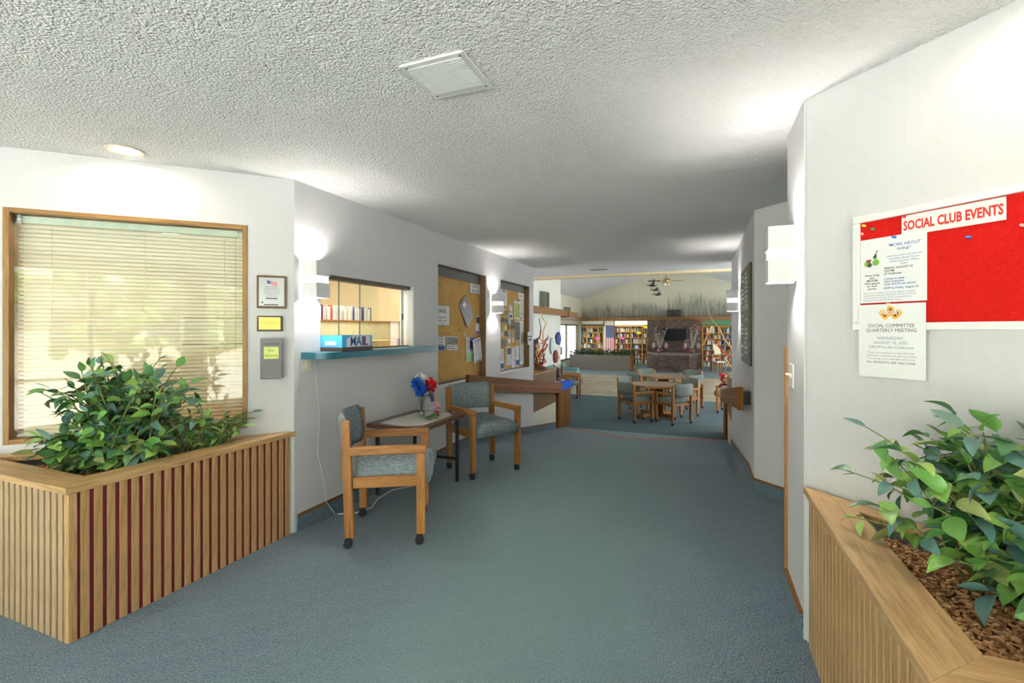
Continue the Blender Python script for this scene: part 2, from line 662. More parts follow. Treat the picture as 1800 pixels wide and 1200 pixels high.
# walls linking the angled walls to the facade
b = MB(); b.box(o45.x - 0.14, o45.x, -3.1, o45.y + 0.1, 0, CE)
struct(b.build('wall_lobby_left', 'wallpaper'))
xr = p45.x + 4.6 / math.sqrt(2)
b = MB(); b.box(xr, xr + 0.14, -3.1, p45.y - 4.6 / math.sqrt(2) + 0.1, 0, CE)
struct(b.build('wall_lobby_right', 'wallpaper'))
# outdoor ground, hedge and trees seen only as reflections and through the entry glass
b = MB(); b.box(-40, 40, -40, -3.2, -0.3, -0.12)
struct(b.build('ground', plain('paving', srgb(200, 198, 192), 0.95, 0.1, 0, 0.1, 3)))
for i in range(7):
    t = MB()
    for j in range(70):
        a_, q_ = random.uniform(0, 2 * PI), random.random() ** 0.5
        t.ball((1.5 * q_ * math.cos(a_), 0.8 * q_ * math.sin(a_), random.uniform(-1.0, 2.4)), random.uniform(0.16, 0.36), 1)
    t.tube([(0, 0, -1.9), (0, 0, 1)], 0.12)
    o = t.build('garden_tree', plain('foliage_far', srgb(120, 138, 96), 0.9, 0.1, 0, 0.4, 6), None, (-12 + i * 4.1, -12 - (i % 3), 0.0))
    o.location.z = 1.6
    tag(o, 'leafy garden tree outside the entry glass', 'tree', 'garden trees outside the entry')

# pale neighbouring house across the drive, seen only as a reflection in the office window
t = thing('neighbour_house', 'pale neighbouring house across the drive', 'building', (2.0, -20.0, -0.12))
b = MB(); b.box(-16, 16, -3, 3, 0, 3.4); b.build('walls', plain('house_siding', srgb(206, 200, 188), 0.8), t)
b = MB(); b.hexa([(-16.6, -3.6, 3.4), (16.6, -3.6, 3.4), (16.6, 3.6, 3.4), (-16.6, 3.6, 3.4), (-14, -0.2, 5.6), (14, -0.2, 5.6), (14, 0.2, 5.6), (-14, 0.2, 5.6)]); b.build('roof', plain('house_roof', srgb(120, 118, 116), 0.8), t)
for q in range(9):
    b = MB(); b.box(-14.5 + q * 3.4, -13.1 + q * 3.4, 3.0, 3.04, 0.9, 2.3); b.build('window', plain('house_window', srgb(90, 100, 110), 0.3), t)

# header where the hall ceiling ends, with its thin trim strip
b = MB(); b.box(-9, 6, 8.72, 8.86, CE, 5.2)
hd = struct(b.build('wall_header', 'cream_wall'), 'wall above the hall opening', 'wall')
b = MB(); b.box(-9, 6, 8.70, 8.88, CE - 0.045, CE, 0.003)
struct(b.build('trim_1', plain('trim_cream', srgb(222, 204, 168), 0.5)), 'thin cream wooden trim strip edging the hall ceiling', 'trim')

# big room: gable wall, sloped ceiling, side walls
RX, RZ, SL = -1.53, 4.93, 0.322


def roofz(x):
    return RZ - SL * abs(x - RX)


YB = 27.75
b = MB()
pts = [(-6.7, ZF), (6.0, ZF), (6.0, roofz(6.0)), (RX, RZ), (-6.7, roofz(-6.7))]
bv, bf = b._add([(x, YB, z) for x, z in pts] + [(x, YB + 0.15, z) for x, z in pts],
                [(0, 1, 2, 3, 4), (9, 8, 7, 6, 5)] + [(i, 5 + i, 5 + (i + 1) % 5, (i + 1) % 5) for i in range(5)])
struct(b.build('wall_gable', plain('gable_paint', srgb(206, 202, 184), 0.85, 0.2, 0, 0.02, 3)), 'cream gable end wall with grey reeds', 'wall')
b = MB()
for xa, xb in ((-9.0, RX), (RX, 6.2)):
    za, zb = roofz(xa), roofz(xb)
    b.hexa([(xa, 8.72, za), (xb, 8.72, zb), (xb, YB + 0.2, zb), (xa, YB + 0.2, za),
            (xa, 8.72, za + 0.12), (xb, 8.72, zb + 0.12), (xb, YB + 0.2, zb + 0.12), (xa, YB + 0.2, za + 0.12)])
struct(b.build('ceiling_vault', plain('vault_white', (0.78, 0.79, 0.80), 0.9, 0.1, 0, 0.03, 8)), 'white vaulted ceiling of the library room', 'ceiling')
# left wall of the big room: near stretch with the masks, then stepped back with windows
b = MB(); b.box(-5.05, -4.9, 8.8, 17.0, ZF, 4.4)
struct(b.build('wall_masks', plain('pale_grey_wall', srgb(206, 208, 202), 0.8, 0.2, 0, 0.02, 4)), 'pale wall stub with decorative masks', 'wall')
b = MB()
b.box(-6.85, -6.7, 13, YB, ZF, ZF + 0.35); b.box(-6.85, -6.7, 13, YB, 1.72, 3.9)
for y0, y1 in ((13, 17.9), (21.5, 22.2), (26.9, YB)):
    b.box(-6.85, -6.7, y0, y1, ZF + 0.35, 1.72)
struct(b.build('wall_sunroom', 'cream_wall'), 'cream side wall with window openings to the sunroom', 'wall')
for i, (y0, y1) in enumerate(((17.9, 21.5), (22.2, 26.9))):
    f = MB()
    for ya in (y0, (y0 + y1) / 2, y1 - 0.06):
        f.box(-6.82, -6.72, ya, ya + 0.06, ZF + 0.35, 1.72)
    f.box(-6.82, -6.72, y0, y1, 1.64, 1.72); f.box(-6.82, -6.72, y0, y1, ZF + 0.35, ZF + 0.42)
    fo = struct(f.build('window_%d' % (i + 4), 'bronze'))
    g = MB(); g.box(-6.78, -6.774, y0 + 0.03, y1 - 0.03, ZF + 0.38, 1.68); g.build('pane', 'window_glass', fo)
b = MB()
b.box(6.0, 6.15, 8.8, YB, ZF, ZF + 0.3); b.box(6.0, 6.15, 8.8, YB, 1.72, 3.2)
for y0, y1 in ((8.8, 9.6), (13.6, 14.2), (18.2, 18.8), (22.8, 23.4), (26.6, YB)):
    b.box(6.0, 6.15, y0, y1, ZF, 1.72)
struct(b.build('wall_garden', 'cream_wall'), 'side wall with garden windows', 'wall')

# ledge beam running round the big room
b = MB(); b.box(-6.7, 6.0, 27.0, YB, 1.93, 2.13, 0.004)
beam = wood('beam', srgb(110, 78, 46), srgb(134, 98, 60), srgb(150, 114, 74), 'x')
struct(b.build('trim_2', beam), 'brown wooden ledge beam across the gable wall', 'trim')
b = MB(); b.box(-6.7, -6.25, 19.5, 27.0, 1.93, 2.13, 0.004); 
struct(b.build('trim_3', wood('beam', srgb(110, 78, 46), srgb(134, 98, 60), srgb(150, 114, 74), 'y')), 'brown ledge beam along the sunroom wall', 'trim')
b = MB(); b.box(-4.9, -4.68, 8.9, 17.2, 1.93, 2.14, 0.004)
struct(b.build('trim_4', MATS['beam_y']), 'brown ledge beam above the mask wall', 'trim')
b = MB(); b.box(-5.2, -4.62, 17.2, 18.6, 1.86, 2.10, 0.004)
struct(b.build('trim_5', MATS['beam_y']), 'brown boxed beam end past the mask wall', 'trim')

# office behind the window wall and the service window
b = MB(); b.box(-6.6, -6.5, 1.6, 6.0, 0, CE); b.box(-6.6, XL - 0.16, 5.95, 6.03, 0, CE)
b.box(-6.6, -6.5, -0.7, 1.6, 0, CE)
struct(b.build('wall_office', 'office_wall'), 'warm cream walls of the office behind the glass', 'wall')
b = MB(); b.box(-6.5, XL - 0.16, 4.9, 5.95, 0, CE)
struct(b.build('wall_office_end', 'office_wall'), 'cream end wall of the office', 'wall')

# baseboards: carpet cove base with a thin wooden cap


def baseboard(name, pts, nrm, hh=0.105, label=None):
    """pts: list of (x,y,zfloor) along the wall; nrm: outward room normal (x,y)"""
    n = Vector((nrm[0], nrm[1], 0)).normalized()
    root = None
    for part, z0, z1, th, mt in (('base', 0.0, hh, 0.012, 'carpet_base'), ('cap', hh, hh + 0.014, 0.016, 'rail_oak_y')):
        b = MB()
        for i in range(len(pts) - 1):
            a = Vector(pts[i]); c = Vector(pts[i + 1])
            p = [a + Vector((0, 0, z0)), c + Vector((0, 0, z0)), c + n * th + Vector((0, 0, z0)), a + n * th + Vector((0, 0, z0))]
            b.hexa([tuple(v) for v in p] + [tuple(v + Vector((0, 0, z1 - z0))) for v in p])
        if part == 'base':
            root = struct(b.build(name, mt), label, 'baseboard')
        else:
            b.build('cap_strip', mt, root)
    return root


baseboard('baseboard_left', [(XL, 2.46, 0), (XL, RAMP0, 0), (XL, 7.42, rampz(7.42))], (1, 0), label='carpet cove base with thin wood cap along the left hall wall')
baseboard('baseboard_right', [(XR, 4.57, 0), (XR, RAMP0, 0), (XR, 7.85, rampz(7.85))], (-1, 0), label='carpet cove base along the right hall wall')
baseboard('baseboard_recess', [(XR, 4.56, 0), (XR + 1.5, 3.06, 0)], (-1, -1), label='carpet cove base on the angled recess wall')
baseboard('baseboard_return', [(0.43, 2.48, 0), (0.43, 2.90, 0)], (-1, 0), label='carpet cove base on the short return wall')

# orange tape on the ramp
b = MB()
tp = [(-2.56, 9.10), (-1.18, 7.79), (0.42, 9.12)]
for (xa, ya), (xb, yb) in zip(tp[:-1], tp[1:]):
    b.hexa([(xa, ya - 0.042, rampz(ya - 0.042)), (xb, yb - 0.042, rampz(yb - 0.042)), (xb, yb + 0.042, rampz(yb + 0.042)), (xa, ya + 0.042, rampz(ya + 0.042))] +
           [(xa, ya - 0.042, rampz(ya - 0.042) + 0.002), (xb, yb - 0.042, rampz(yb - 0.042) + 0.002), (xb, yb + 0.042, rampz(yb + 0.042) + 0.002), (xa, ya + 0.042, rampz(ya + 0.042) + 0.002)])
tag(b.build('floor_tape', plain('orange_tape', srgb(214, 96, 62), 0.8, .1)), 'orange warning tape in a shallow V on the ramp carpet', 'tape')
# ------------------------------------------------------------------ planters
S2 = math.sqrt(2)
PH = 0.70


def planter(side):
    """side=1: left corner planter; side=-1: mirrored right one"""
    def mx(x):
        return x if side == 1 else -2.175 - x
    if side == 1:
        root = thing('corner_planter', 'oak slatted corner planter with dark red grooves under the blind-covered window', 'planter', (0, 0, 0))
    else:
        root = thing('corner_planter', 'oak slatted corner planter with plain grooves under the red notice board', 'planter', (0, 0, 0))
    xf, y0, yb, xc = -2.615, 1.195, 2.425, -3.84

    def bx(b, x0, x1, *r, **k):
        a, c = sorted((mx(x0), mx(x1)))
        b.box(a, c, *r, **k)

    # backing boards (groove colour)
    b = MB(); bx(b, xf - 0.035, xf - (0.0065 if side == 1 else 0.014), y0 + 0.012, yb - 0.032, 0.0, PH - 0.03)
    b.build('backing_panel', 'groove_red' if side == 1 else 'oak_z', root)
    b = MB(); bx(b, xc + 0.03, xf - 0.012, y0 + 0.016, y0 + 0.038, 0.0, PH - 0.03)
    b.build('backing_panel', 'tan_oak_z', root)
    # slats, one object each, sharing meshes
    pitch = 0.0515
    mt_front = 'oak_z'
    mt_side = 'tan_oak_z'
    sw_ = 0.0165 if side == 1 else 0.018
    b = MB()
    b.box(*((-0.008, 0.0) if side == 1 else (0.0, 0.015)), -sw_, sw_, 0, PH - 0.03, 0.0015)
    b.mat(mt_front); me_f = b.mesh('slat')
    n = int((yb - 0.018 - y0 - 0.012) / pitch)
    for i in range(1, n + 1):
        obj('slat', me_f, root, (mx(xf), y0 + 0.012 + i * pitch, 0))
    b = MB(); b.mat(mt_side); b.box(-0.017, 0.017, 0.0, 0.017, 0, PH - 0.03, 0.0015)
    me_s = b.mesh('slat')
    for i in range(1, int((xf - xc - 0.06) / pitch)):
        obj('slat', me_s, root, (mx(xf - 0.012 - i * pitch), y0, 0))
    b = MB(); bx(b, xf - 0.034, xf, y0, y0 + 0.034, 0, PH - 0.03, bev=0.002)
    b.build('corner_post', mt_front, root)
    # cap boards with mitred corners
    ov = 0.016
    w, ww = 0.125, 0.10

    def tri(o, wl):
        # offset outwards by o (front+side) and wl at the wall line x - y = -5.055
        X = xf + o; Y = y0 - o; k = -5.062 + wl * S2
        return [(X, Y), (X, X - k), (Y + k, Y)]
    outer = tri(ov, 0.012); inner = tri(-w, ww)
    for i, nm in enumerate(('front', 'wall', 'side')):
        j = (i + 1) % 3
        pts = [outer[i], outer[j], inner[j], inner[i]]
        pts = [(mx(p[0]), p[1]) for p in pts]
        ar = sum(pts[q][0] * pts[(q + 1) % 4][1] - pts[(q + 1) % 4][0] * pts[q][1] for q in range(4))
        if ar < 0:
            pts = pts[::-1]
        b = MB(); b.prism(pts, PH - 0.03, PH, bev=0.002)
        b.build('cap_board', ('oak_y', 'oak_x', 'oak_x')[i], root)
    # soil tray
    pts = [(mx(p[0]), p[1]) for p in inner]
    if side == -1:
        pts = pts[::-1]
    b = MB(); b.prism(pts, 0.0, PH - 0.075)
    b.build('soil_tray', plain('soil', srgb(120, 84, 54), 0.95), root)
    # wood chips
    rnd = random.Random(5 + side)
    b = MB(); b.mat(plain('chip_a', srgb(192, 140, 90), 0.7)); b.mat(plain('chip_b', srgb(158, 106, 64), 0.7)); b.mat(plain('chip_c', srgb(220, 172, 120), 0.7))
    A, B_, C_ = [Vector((p[0], p[1], 0)) for p in inner]
    for i in range(3600):
        u, v = rnd.random(), rnd.random()
        if u + v > 1:
            u, v = 1 - u, 1 - v
        p = A + (B_ - A) * (0.03 + 0.94 * u) + (C_ - A) * (0.03 + 0.94 * v) * (1.0)
        b.cur = rnd.randrange(3)
        m = Matrix.Translation((mx(p.x), p.y, PH - 0.072 + rnd.random() * 0.014)) @ Euler((rnd.uniform(-.35, .35), rnd.uniform(-.35, .35), rnd.uniform(0, 6.28))).to_matrix().to_4x4()
        l = rnd.uniform(0.005, 0.009)
        b.box(-l, l, -0.0026, 0.0026, -0.0022, 0.0022, mtx=m)
    o = obj('wood_chips', b.mesh('wood_chips'))
    tag(o, 'brown wood chips covering the soil in the ' + ('red grooved planter' if side == 1 else 'planter under the notice board'), 'wood chips', None, 'stuff')
    return root, mx


planter_l, _ = planter(1)
planter_r, mxr = planter(-1)

# ------------------------------------------------------------------ foliage


def leaf_mat(name, a, b_, rough=0.38):
    k = NT(name, rough, 0.45)
    info = k.n('ShaderNodeObjectInfo')
    c = k.ramp(info.outputs['Random'], [(0.0, a), (1.0, b_)])
    v = k.noise(k.coords((30, 30, 30)), 1.0, 2)
    k.color(k.mix(0.35, c, k.ramp(v, [(0.3, (0.6, 0.6, 0.6)), (0.7, (1.3, 1.3, 1.1))]), 'MULTIPLY'))
    k.bsdf.inputs['Subsurface Weight'].default_value = 0.0
    return k.m


LM = [leaf_mat('leaf_mid', srgb(84, 136, 70), srgb(114, 162, 82)), leaf_mat('leaf_dark', srgb(62, 108, 72), srgb(82, 126, 80)),
      leaf_mat('leaf_blue', srgb(86, 124, 120), srgb(104, 144, 134)), leaf_mat('leaf_light', srgb(118, 166, 76), srgb(152, 184, 96)),
      leaf_mat('leaf_olive', srgb(124, 138, 80), srgb(146, 154, 98))]
plain('stem_green', srgb(110, 124, 58), 0.6)
plain('stem_brown', srgb(92, 74, 50), 0.7)


def leaf_mesh(width, fold, curl, twist, mat, n=8):
    """unit-length leaf along +x, normal +z"""
    vs, fs = [], []
    for i in range(n + 1):
        t = i / n
        w = width * max(0.0, math.sin(PI * min(1, t ** 0.88))) ** 0.85 * (1.0 - 0.18 * t) + 0.004
        if i == n:
            w = 0.002
        z = -curl * t * t
        x = t * (1 - 0.25 * curl * t)
        dz = fold * w
        tw = twist * t
        for sgn in (-1, 0, 1):
            yy = sgn * w; zz = z + (dz if sgn else 0.0)
            vs.append((x, yy * math.cos(tw) - (zz - z) * math.sin(tw), z + yy * math.sin(tw) + (zz - z) * math.cos(tw)))
    for i in range(n):
        for j in range(2):
            a = i * 3 + j
            fs.append((a, a + 3, a + 4, a + 1))
    me = bpy.data.meshes.new('leaf'); me.from_pydata(vs, [], fs)
    for p in me.polygons:
        p.use_smooth = True
    me.materials.append(mat)
    return me


LEAVES = {}
for kind, wd in (('ficus', 0.30), ('broad', 0.36), ('slim', 0.19)):
    LEAVES[kind] = [[leaf_mesh(wd * s, f, c, t, m) for (s, f, c, t) in ((1, 0.25, 0.22, 0.2), (0.92, 0.4, 0.4, -0.3), (1.08, 0.15, 0.1, 0.1), (0.85, 0.55, 0.55, 0.35))] for m in LM]


def frame_matrix(p, ax, nrm, s):
    ax = ax.normalized(); y = nrm.cross(ax)
    if y.length < 1e-4:
        y = Vector((0, 1, 0)).cross(ax)
    y.normalize(); z = ax.cross(y)
    m = Matrix((ax, y, z)).transposed().to_4x4()
    return Matrix.Translation(p) @ m @ Matrix.Scale(s, 4)


def bush(name, label, stems, kind, llen, weights, seed, max_leaves=300, per=9, droop=0.15, stem_r=0.0035, clamp=None, start=0.3, extra=0):
    """stems: list of (base, tip). Leaves alternate along each arching stem."""
    rnd = random.Random(seed)
    root = thing(name, label, 'plant', stems[0][0])
    org = Vector(stems[0][0])
    sb = MB(); sb.mat('stem_green'); count = 0
    cen = sum((Vector(t) for _, t in stems), Vector()) / len(stems)
    for (b0, t0) in stems:
        b0 = Vector(b0); t0 = Vector(t0)
        mid = (b0 + t0) / 2 + Vector((0, 0, (t0 - b0).length * 0.22))
        def pt(t):
            return b0 * (1 - t) ** 2 + mid * 2 * t * (1 - t) + t0 * t * t
        pts = [pt(i / 7) for i in range(8)]
        sb.tube([p - org for p in pts], [stem_r * (1.4 - 0.1 * i) for i in range(8)], 5)
        for i in range(per):
            if count >= max_leaves:
                break
            t = start + (1 - start) * (i + rnd.random() * 0.6) / (per - 0.4)
            t = min(t, 1.0)
            p = pt(t); tan = (pt(min(1, t + 0.02)) - pt(t - 0.02)).normalized()
            side = tan.cross(Vector((0, 0, 1)))
            if side.length < 0.1:
                side = Vector((1, 0, 0))
            side.normalize()
            sgn = 1 if i % 2 else -1
            if i == per - 1:
                ax = tan + Vector((rnd.uniform(-.2, .2), rnd.uniform(-.2, .2), rnd.uniform(-.2, .2)))
            else:
                ax = tan * rnd.uniform(0.1, 0.6) + side * sgn * rnd.uniform(0.5, 1.1) + Vector((rnd.uniform(-.4, .4), rnd.uniform(-.4, .4), rnd.uniform(-.45, .45) - droop))
            out = (p - cen); out.z *= 0.5
            nrm = Vector((rnd.uniform(-.5, .5), rnd.uniform(-.5, .5), 0.9)) + (out.normalized() * 0.5 if out.length > 0.01 else Vector())
            s = llen * rnd.uniform(0.65, 1.2)
            ax.normalize()
            if clamp:
                tip = p + ax * s
                if not clamp(tip) or not clamp(p + ax * s * 0.5 + side * s * 0.2) or not clamp(p + ax * s * 0.5 - side * s * 0.2):
                    ax = (Vector((clamp.inn[0], clamp.inn[1], 0.5)) + Vector((rnd.uniform(-.5, .5), rnd.uniform(-.5, .5), 0))).normalized()
            mt = rnd.choices(range(5), weights)[0]
            o = obj('leaf', rnd.choice(LEAVES[kind][mt]), root)
            o.matrix_local = frame_matrix(p + ax * 0.008 - org, ax, nrm, s)
            count += 1
    sb.build('stems', None, root)
    if extra:
        # leaves beyond the first few hundred, joined into one part
        vs, fs, ms = [], [], []
        for q in range(extra):
            b0, t0 = rnd.choice(stems); b0 = Vector(b0); t0 = Vector(t0)
            mid = (b0 + t0) / 2 + Vector((0, 0, (t0 - b0).length * 0.22))
            t = rnd.uniform(0.25, 1.0)
            p = b0 * (1 - t) ** 2 + mid * 2 * t * (1 - t) + t0 * t * t
            ax = Vector((rnd.gauss(0, 1), rnd.gauss(0, 1), rnd.gauss(0, .6) - droop)).normalized()
            s = llen * rnd.uniform(0.6, 1.05)
            if clamp and not (clamp(p + ax * s) and clamp(p + ax * s * 0.5)):
                continue
            nrm = Vector((rnd.uniform(-.5, .5), rnd.uniform(-.5, .5), 0.9))
            mi = rnd.choices(range(5), weights)[0]
            me = rnd.choice(LEAVES[kind][mi]); M_ = frame_matrix(p - org, ax, nrm, s); k0 = len(vs)
            vs += [tuple(M_ @ v.co) for v in me.vertices]
            for pl_ in me.polygons:
                fs.append(tuple(k0 + i for i in pl_.vertices)); ms.append(mi)
        me = bpy.data.meshes.new('leaf_mass'); me.from_pydata(vs, [], fs)
        for m_ in LM:
            me.materials.append(m_)
        me.polygons.foreach_set('material_index', ms)
        me.polygons.foreach_set('use_smooth', [True] * len(fs))
        o = obj('leaf_mass', me, root); o['kind'] = 'stuff'
    return root


class Clamp:
    """keep leaves on the room side of the wall line x*a + y*b < c"""
    def __init__(self, a, b, c, inn):
        self.a, self.b, self.c, self.inn = a, b, c, inn

    def __call__(self, p):
        if not (self.a * p.x + self.b * p.y < self.c and p.z > 0.66):
            return False
        x = p.x if p.x < -1.0875 else -2.175 - p.x          # mirror the right planter onto the left one
        over_cap = x > -2.745 or p.y < 1.325 or (p.y - x) > 5.055 - 0.165
        return p.z > 0.708 or not over_cap


def fan_stems(rnd, bases, tips, n):
    out = []
    for i in range(n):
        b0 = rnd.choice(bases)
        out.append(((b0[0] + rnd.uniform(-.04, .04), b0[1] + rnd.uniform(-.04, .04), 0.632), tips(rnd)))
    return out


cl = Clamp(-1, 1, 5.055 - 0.03, (1, -1))     # wall: y - x < 5.055
rnd = random.Random(21)


def tip_l(r):
    # main bush of the left planter
    a = r.uniform(0, 2 * PI); rr = math.sqrt(r.random())
    u = rr * math.cos(a); w = rr * math.sin(a)
    z = 0.76 + 0.47 * (1 - u ** 4) ** 0.5 * (0.1 + 0.9 * r.random() ** 0.7)
    p = Vector((-2.97, 1.60, z)) + Vector((1, 1, 0)).normalized() * u * 0.40 + Vector((1, -1, 0)).normalized() * w * 0.24
    return tuple(p)


st = fan_stems(rnd, [(-2.98, 1.6), (-3.06, 1.52), (-2.9, 1.68)], tip_l, 46)
bush('bushy_ficus', 'bushy glossy artificial ficus rising in front of the blinds', st, 'ficus', 0.082, (5, 5, 4, 2, 1), 3, 300, 8, clamp=cl, start=0.32, extra=320)
st2 = fan_stems(random.Random(6), [(-2.95, 1.66), (-3.0, 1.55)], tip_l, 34)
bush('broadleaf_shrub', 'broad dark leaved artificial shrub filling the heart of the window planter', st2, 'broad', 0.068, (4, 6, 5, 1, 1), 4, 290, 9, clamp=cl, start=0.25)


def tip_r_low(r):
    u = r.random()
    p = Vector((-2.86, 1.72, 0)) .lerp(Vector((-2.72, 2.16, 0)), u)
    return (p.x + r.uniform(-.1, .06), p.y + r.uniform(-.06, .1), 0.76 + 0.24 * (1 - u) * r.random() + 0.10 * r.random())


bush('trailing_greenery', 'low trailing olive greenery spreading toward the wall plaques', fan_stems(random.Random(9), [(-2.86, 1.78), (-2.83, 1.92), (-2.8, 2.02)], tip_r_low, 40),
     'slim', 0.072, (5, 4, 1, 3, 4), 5, 280, 8, clamp=cl, start=0.15)


def tip_front(r):
    u = r.random()
    p = Vector((-3.24, 1.33, 0)).lerp(Vector((-2.70, 1.66, 0)), u)
    return (p.x + r.uniform(-.06, .05), p.y + r.uniform(-.06, .08), 0.73 + 0.12 * r.random())


bush('pothos_vine', 'low pothos vines lying over the front edge of the red grooved planter', fan_stems(random.Random(10), [(-3.0, 1.48), (-2.9, 1.54), (-2.82, 1.66), (-3.1, 1.42)], tip_front, 34),
     'broad', 0.08, (5, 4, 3, 4, 2), 6, 260, 8, clamp=cl, start=0.2)
# scatter right planter
cr_ = Clamp(1, 1, 2.88 - 0.03, (-1, -1))


def tip_rr(r):
    a = r.uniform(0, 2 * PI); rr = math.sqrt(r.random())
    u = rr * math.cos(a); w = rr * math.sin(a)
    z = 0.74 + 0.41 * (1 - u ** 4) ** 0.5 * (0.05 + 0.95 * r.random() ** 0.6)
    p = Vector((0.845, 1.715, z)) + Vector((1, -1, 0)).normalized() * u * 0.40 + Vector((-1, -1, 0)).normalized() * w * 0.25
    return tuple(p)


bush('rubber_plant', 'large glossy artificial rubber plant below the red notice board', fan_stems(random.Random(31), [(0.88, 1.66), (0.95, 1.58), (0.82, 1.74)], tip_rr, 44),
     'broad', 0.092, (5, 4, 4, 3, 1), 7, 300, 8, clamp=cr_, start=0.28, stem_r=0.003, extra=380)
bush('ficus_spray', 'light green artificial ficus sprays behind the rubber plant', fan_stems(random.Random(32), [(0.86, 1.7), (0.78, 1.8)], lambda r: tuple(Vector(tip_rr(r)) + Vector((-0.06, 0.06, -0.02))), 36),
     'ficus', 0.082, (4, 3, 2, 5, 2), 8, 290, 8, clamp=cr_, start=0.3, stem_r=0.0028, extra=160)


def tip_rf(r):
    u = r.random()
    p = Vector((0.67, 1.74, 0)).lerp(Vector((0.84, 1.36, 0)), u)
    return (p.x + r.uniform(-.05, .06), p.y + r.uniform(-.05, .05), 0.72 + 0.14 * r.random())


bush('variegated_vine', 'sparse variegated vine hanging over the wood chips and oak cap', fan_stems(random.Random(33), [(0.86, 1.62), (0.9, 1.5), (0.82, 1.7)], tip_rf, 22),
     'ficus', 0.095, (4, 2, 3, 4, 2), 9, 120, 6, clamp=cr_, start=0.45)

# ------------------------------------------------------------------ office window with venetian blind
wr_ = thing('window_frame', 'honey wood window frame with glass around the venetian blind', 'window', o45, ROT_45R)
wr_['kind'] = 'structure'
wr_.name = 'window_7'
fw_ = 0.028
for nm, bx_ in (('jamb', (WINX0, WINX0 + fw_, WINZ0, WINZ1)), ('jamb', (WINX1 - fw_, WINX1, WINZ0, WINZ1)),
                ('head', (WINX0 + fw_, WINX1 - fw_, WINZ1 - fw_, WINZ1)), ('sill', (WINX0 + fw_, WINX1 - fw_, WINZ0, WINZ0 + fw_))):
    b = MB(); b.box(bx_[0], bx_[1], -0.006, T + 0.005, bx_[2], bx_[3], 0.002)
    b.build(nm, 'frame_oak_z' if nm == 'jamb' else 'frame_oak_x', wr_)
b = MB(); b.box(WINX0 + fw_, WINX1 - fw_, 0.022, 0.027, WINZ0 + fw_, WINZ1 - fw_)
b.build('pane', 'window_glass', wr_)
bl = thing('venetian_blind', 'cream metal venetian blind lowered behind the office window glass', 'blind', o45, ROT_45R)
b = MB(); b.box(WINX0 + fw_ + 0.004, WINX1 - fw_ - 0.004, 0.045, 0.085, WINZ1 - 0.075, WINZ1 - 0.032, 0.003)
b.build('head_rail', plain('rail_pale', srgb(214, 222, 212), 0.4), bl)
for x in (WINX0 + fw_ + 0.004, WINX1 - fw_ - 0.034):
    b = MB(); b.box(x, x + 0.03, 0.040, 0.09, WINZ1 - 0.08, WINZ1 - 0.03, 0.002)
    br_ = b.build('bracket', 'chrome', bl)
    for q in (0.007, 0.023):
        for zz in (0.012, 0.036):
            c = MB(); c.lathe([(0.003, 0), (0.003, -0.002)], 8, (x + q, 0.040, WINZ1 - 0.08 + zz), 'y')
            c.build('rivet', 'black_plastic', br_)
slat_m = NT('blind_slat', 0.35, 0.4)
slat_m.color(srgb(230, 225, 212))
slat_m.bsdf.inputs['Transmission Weight'].default_value = 0.0
b = MB(); b.mat('blind_slat')
n = 4
W_ = 0.0128
xa, xb = WINX0 + fw_ + 0.006, WINX1 - fw_ - 0.006
prof = []
for i in range(n + 1):
    t = -1 + 2 * i / n
    prof.append((t * W_, 0.0022 * (1 - t * t)))
tl = R(-47)
vs, fs = [], []
for x in (xa, xb):
    for (y, z) in prof:
        vs.append((x, y * math.cos(tl) - z * math.sin(tl), y * math.sin(tl) + z * math.cos(tl)))
fs = [(i, i + 1, n + 2 + i, n + 1 + i) for i in range(n)]
b._add(vs, fs, None, True)
me = b.mesh('slat')
zt = WINZ1 - 0.09; zb = WINZ0 + fw_ + 0.03
NS = 50
for i in range(NS):
    obj('slat', me, bl, (0, 0.065, zt - (zt - zb) * i / (NS - 1)))
b = MB(); b.box(xa, xb, 0.055, 0.075, WINZ0 + fw_ + 0.004, WINZ0 + fw_ + 0.016, 0.002); b.build('bottom_rail', 'rail_pale', bl)
for fx in (0.16, 0.53, 0.885):
    x = WINX0 + (WINX1 - WINX0) * fx
    for yy in (0.048, 0.082):
        b = MB(); b.tube([(x, yy, zt), (x, yy, zb)], 0.0012, 5); b.build('ladder_cord', 'ivory_plastic', bl)
b = MB(); x = WINX1 - 0.075; b.tube([(x, 0.042, zt), (x, 0.042, zt - 0.75)], 0.004, 8); b.build('tilt_wand', glass('wand_clear', (0.9, 0.95, 0.92)), bl)

# ------------------------------------------------------------------ plaques and drop box on the window wall
P45 = p_end


def on45(s):
    """s: distance left of the hall corner along the window wall"""
    return p_end - Vector((1, 1, 0)).normalized() * s


t = thing('award_plaque', 'wood framed silver award plaque with a small flag print', 'plaque', on45(0.137) + Vector((0, 0, 1.658)), ROT_45R)
b = MB(); b.box(-0.09, 0.09, -0.018, 0.0, -0.11, 0.11, 0.004); b.build('frame', 'walnut_z', t)
silver = NT('silver_plate', 0.3, 0.4, 0.5); silver.color((0.36, 0.37, 0.39))
b = MB(); b.box(-0.076, 0.076, -0.021, -0.017, -0.095, 0.096); pl = b.build('plate', 'silver_plate', t)
b = MB(); b.mat('ink_blue'); b.quad((-0.03, -0.0215, 0.078), (-0.008, -0.0215, 0.074), (-0.006, -0.0215, 0.056), (-0.024, -0.0215, 0.052))
b.mat('red_print')
for q in range(3):
    z = 0.073 - q * 0.009
    b.quad((-0.006, -0.0215, z), (0.034, -0.0215, z - 0.012), (0.034, -0.0215, z - 0.016), (-0.006, -0.0215, z - 0.004))
b.build('flag_print', None, t)
rl = random.Random(3)
b = MB(); b.mat('ink')
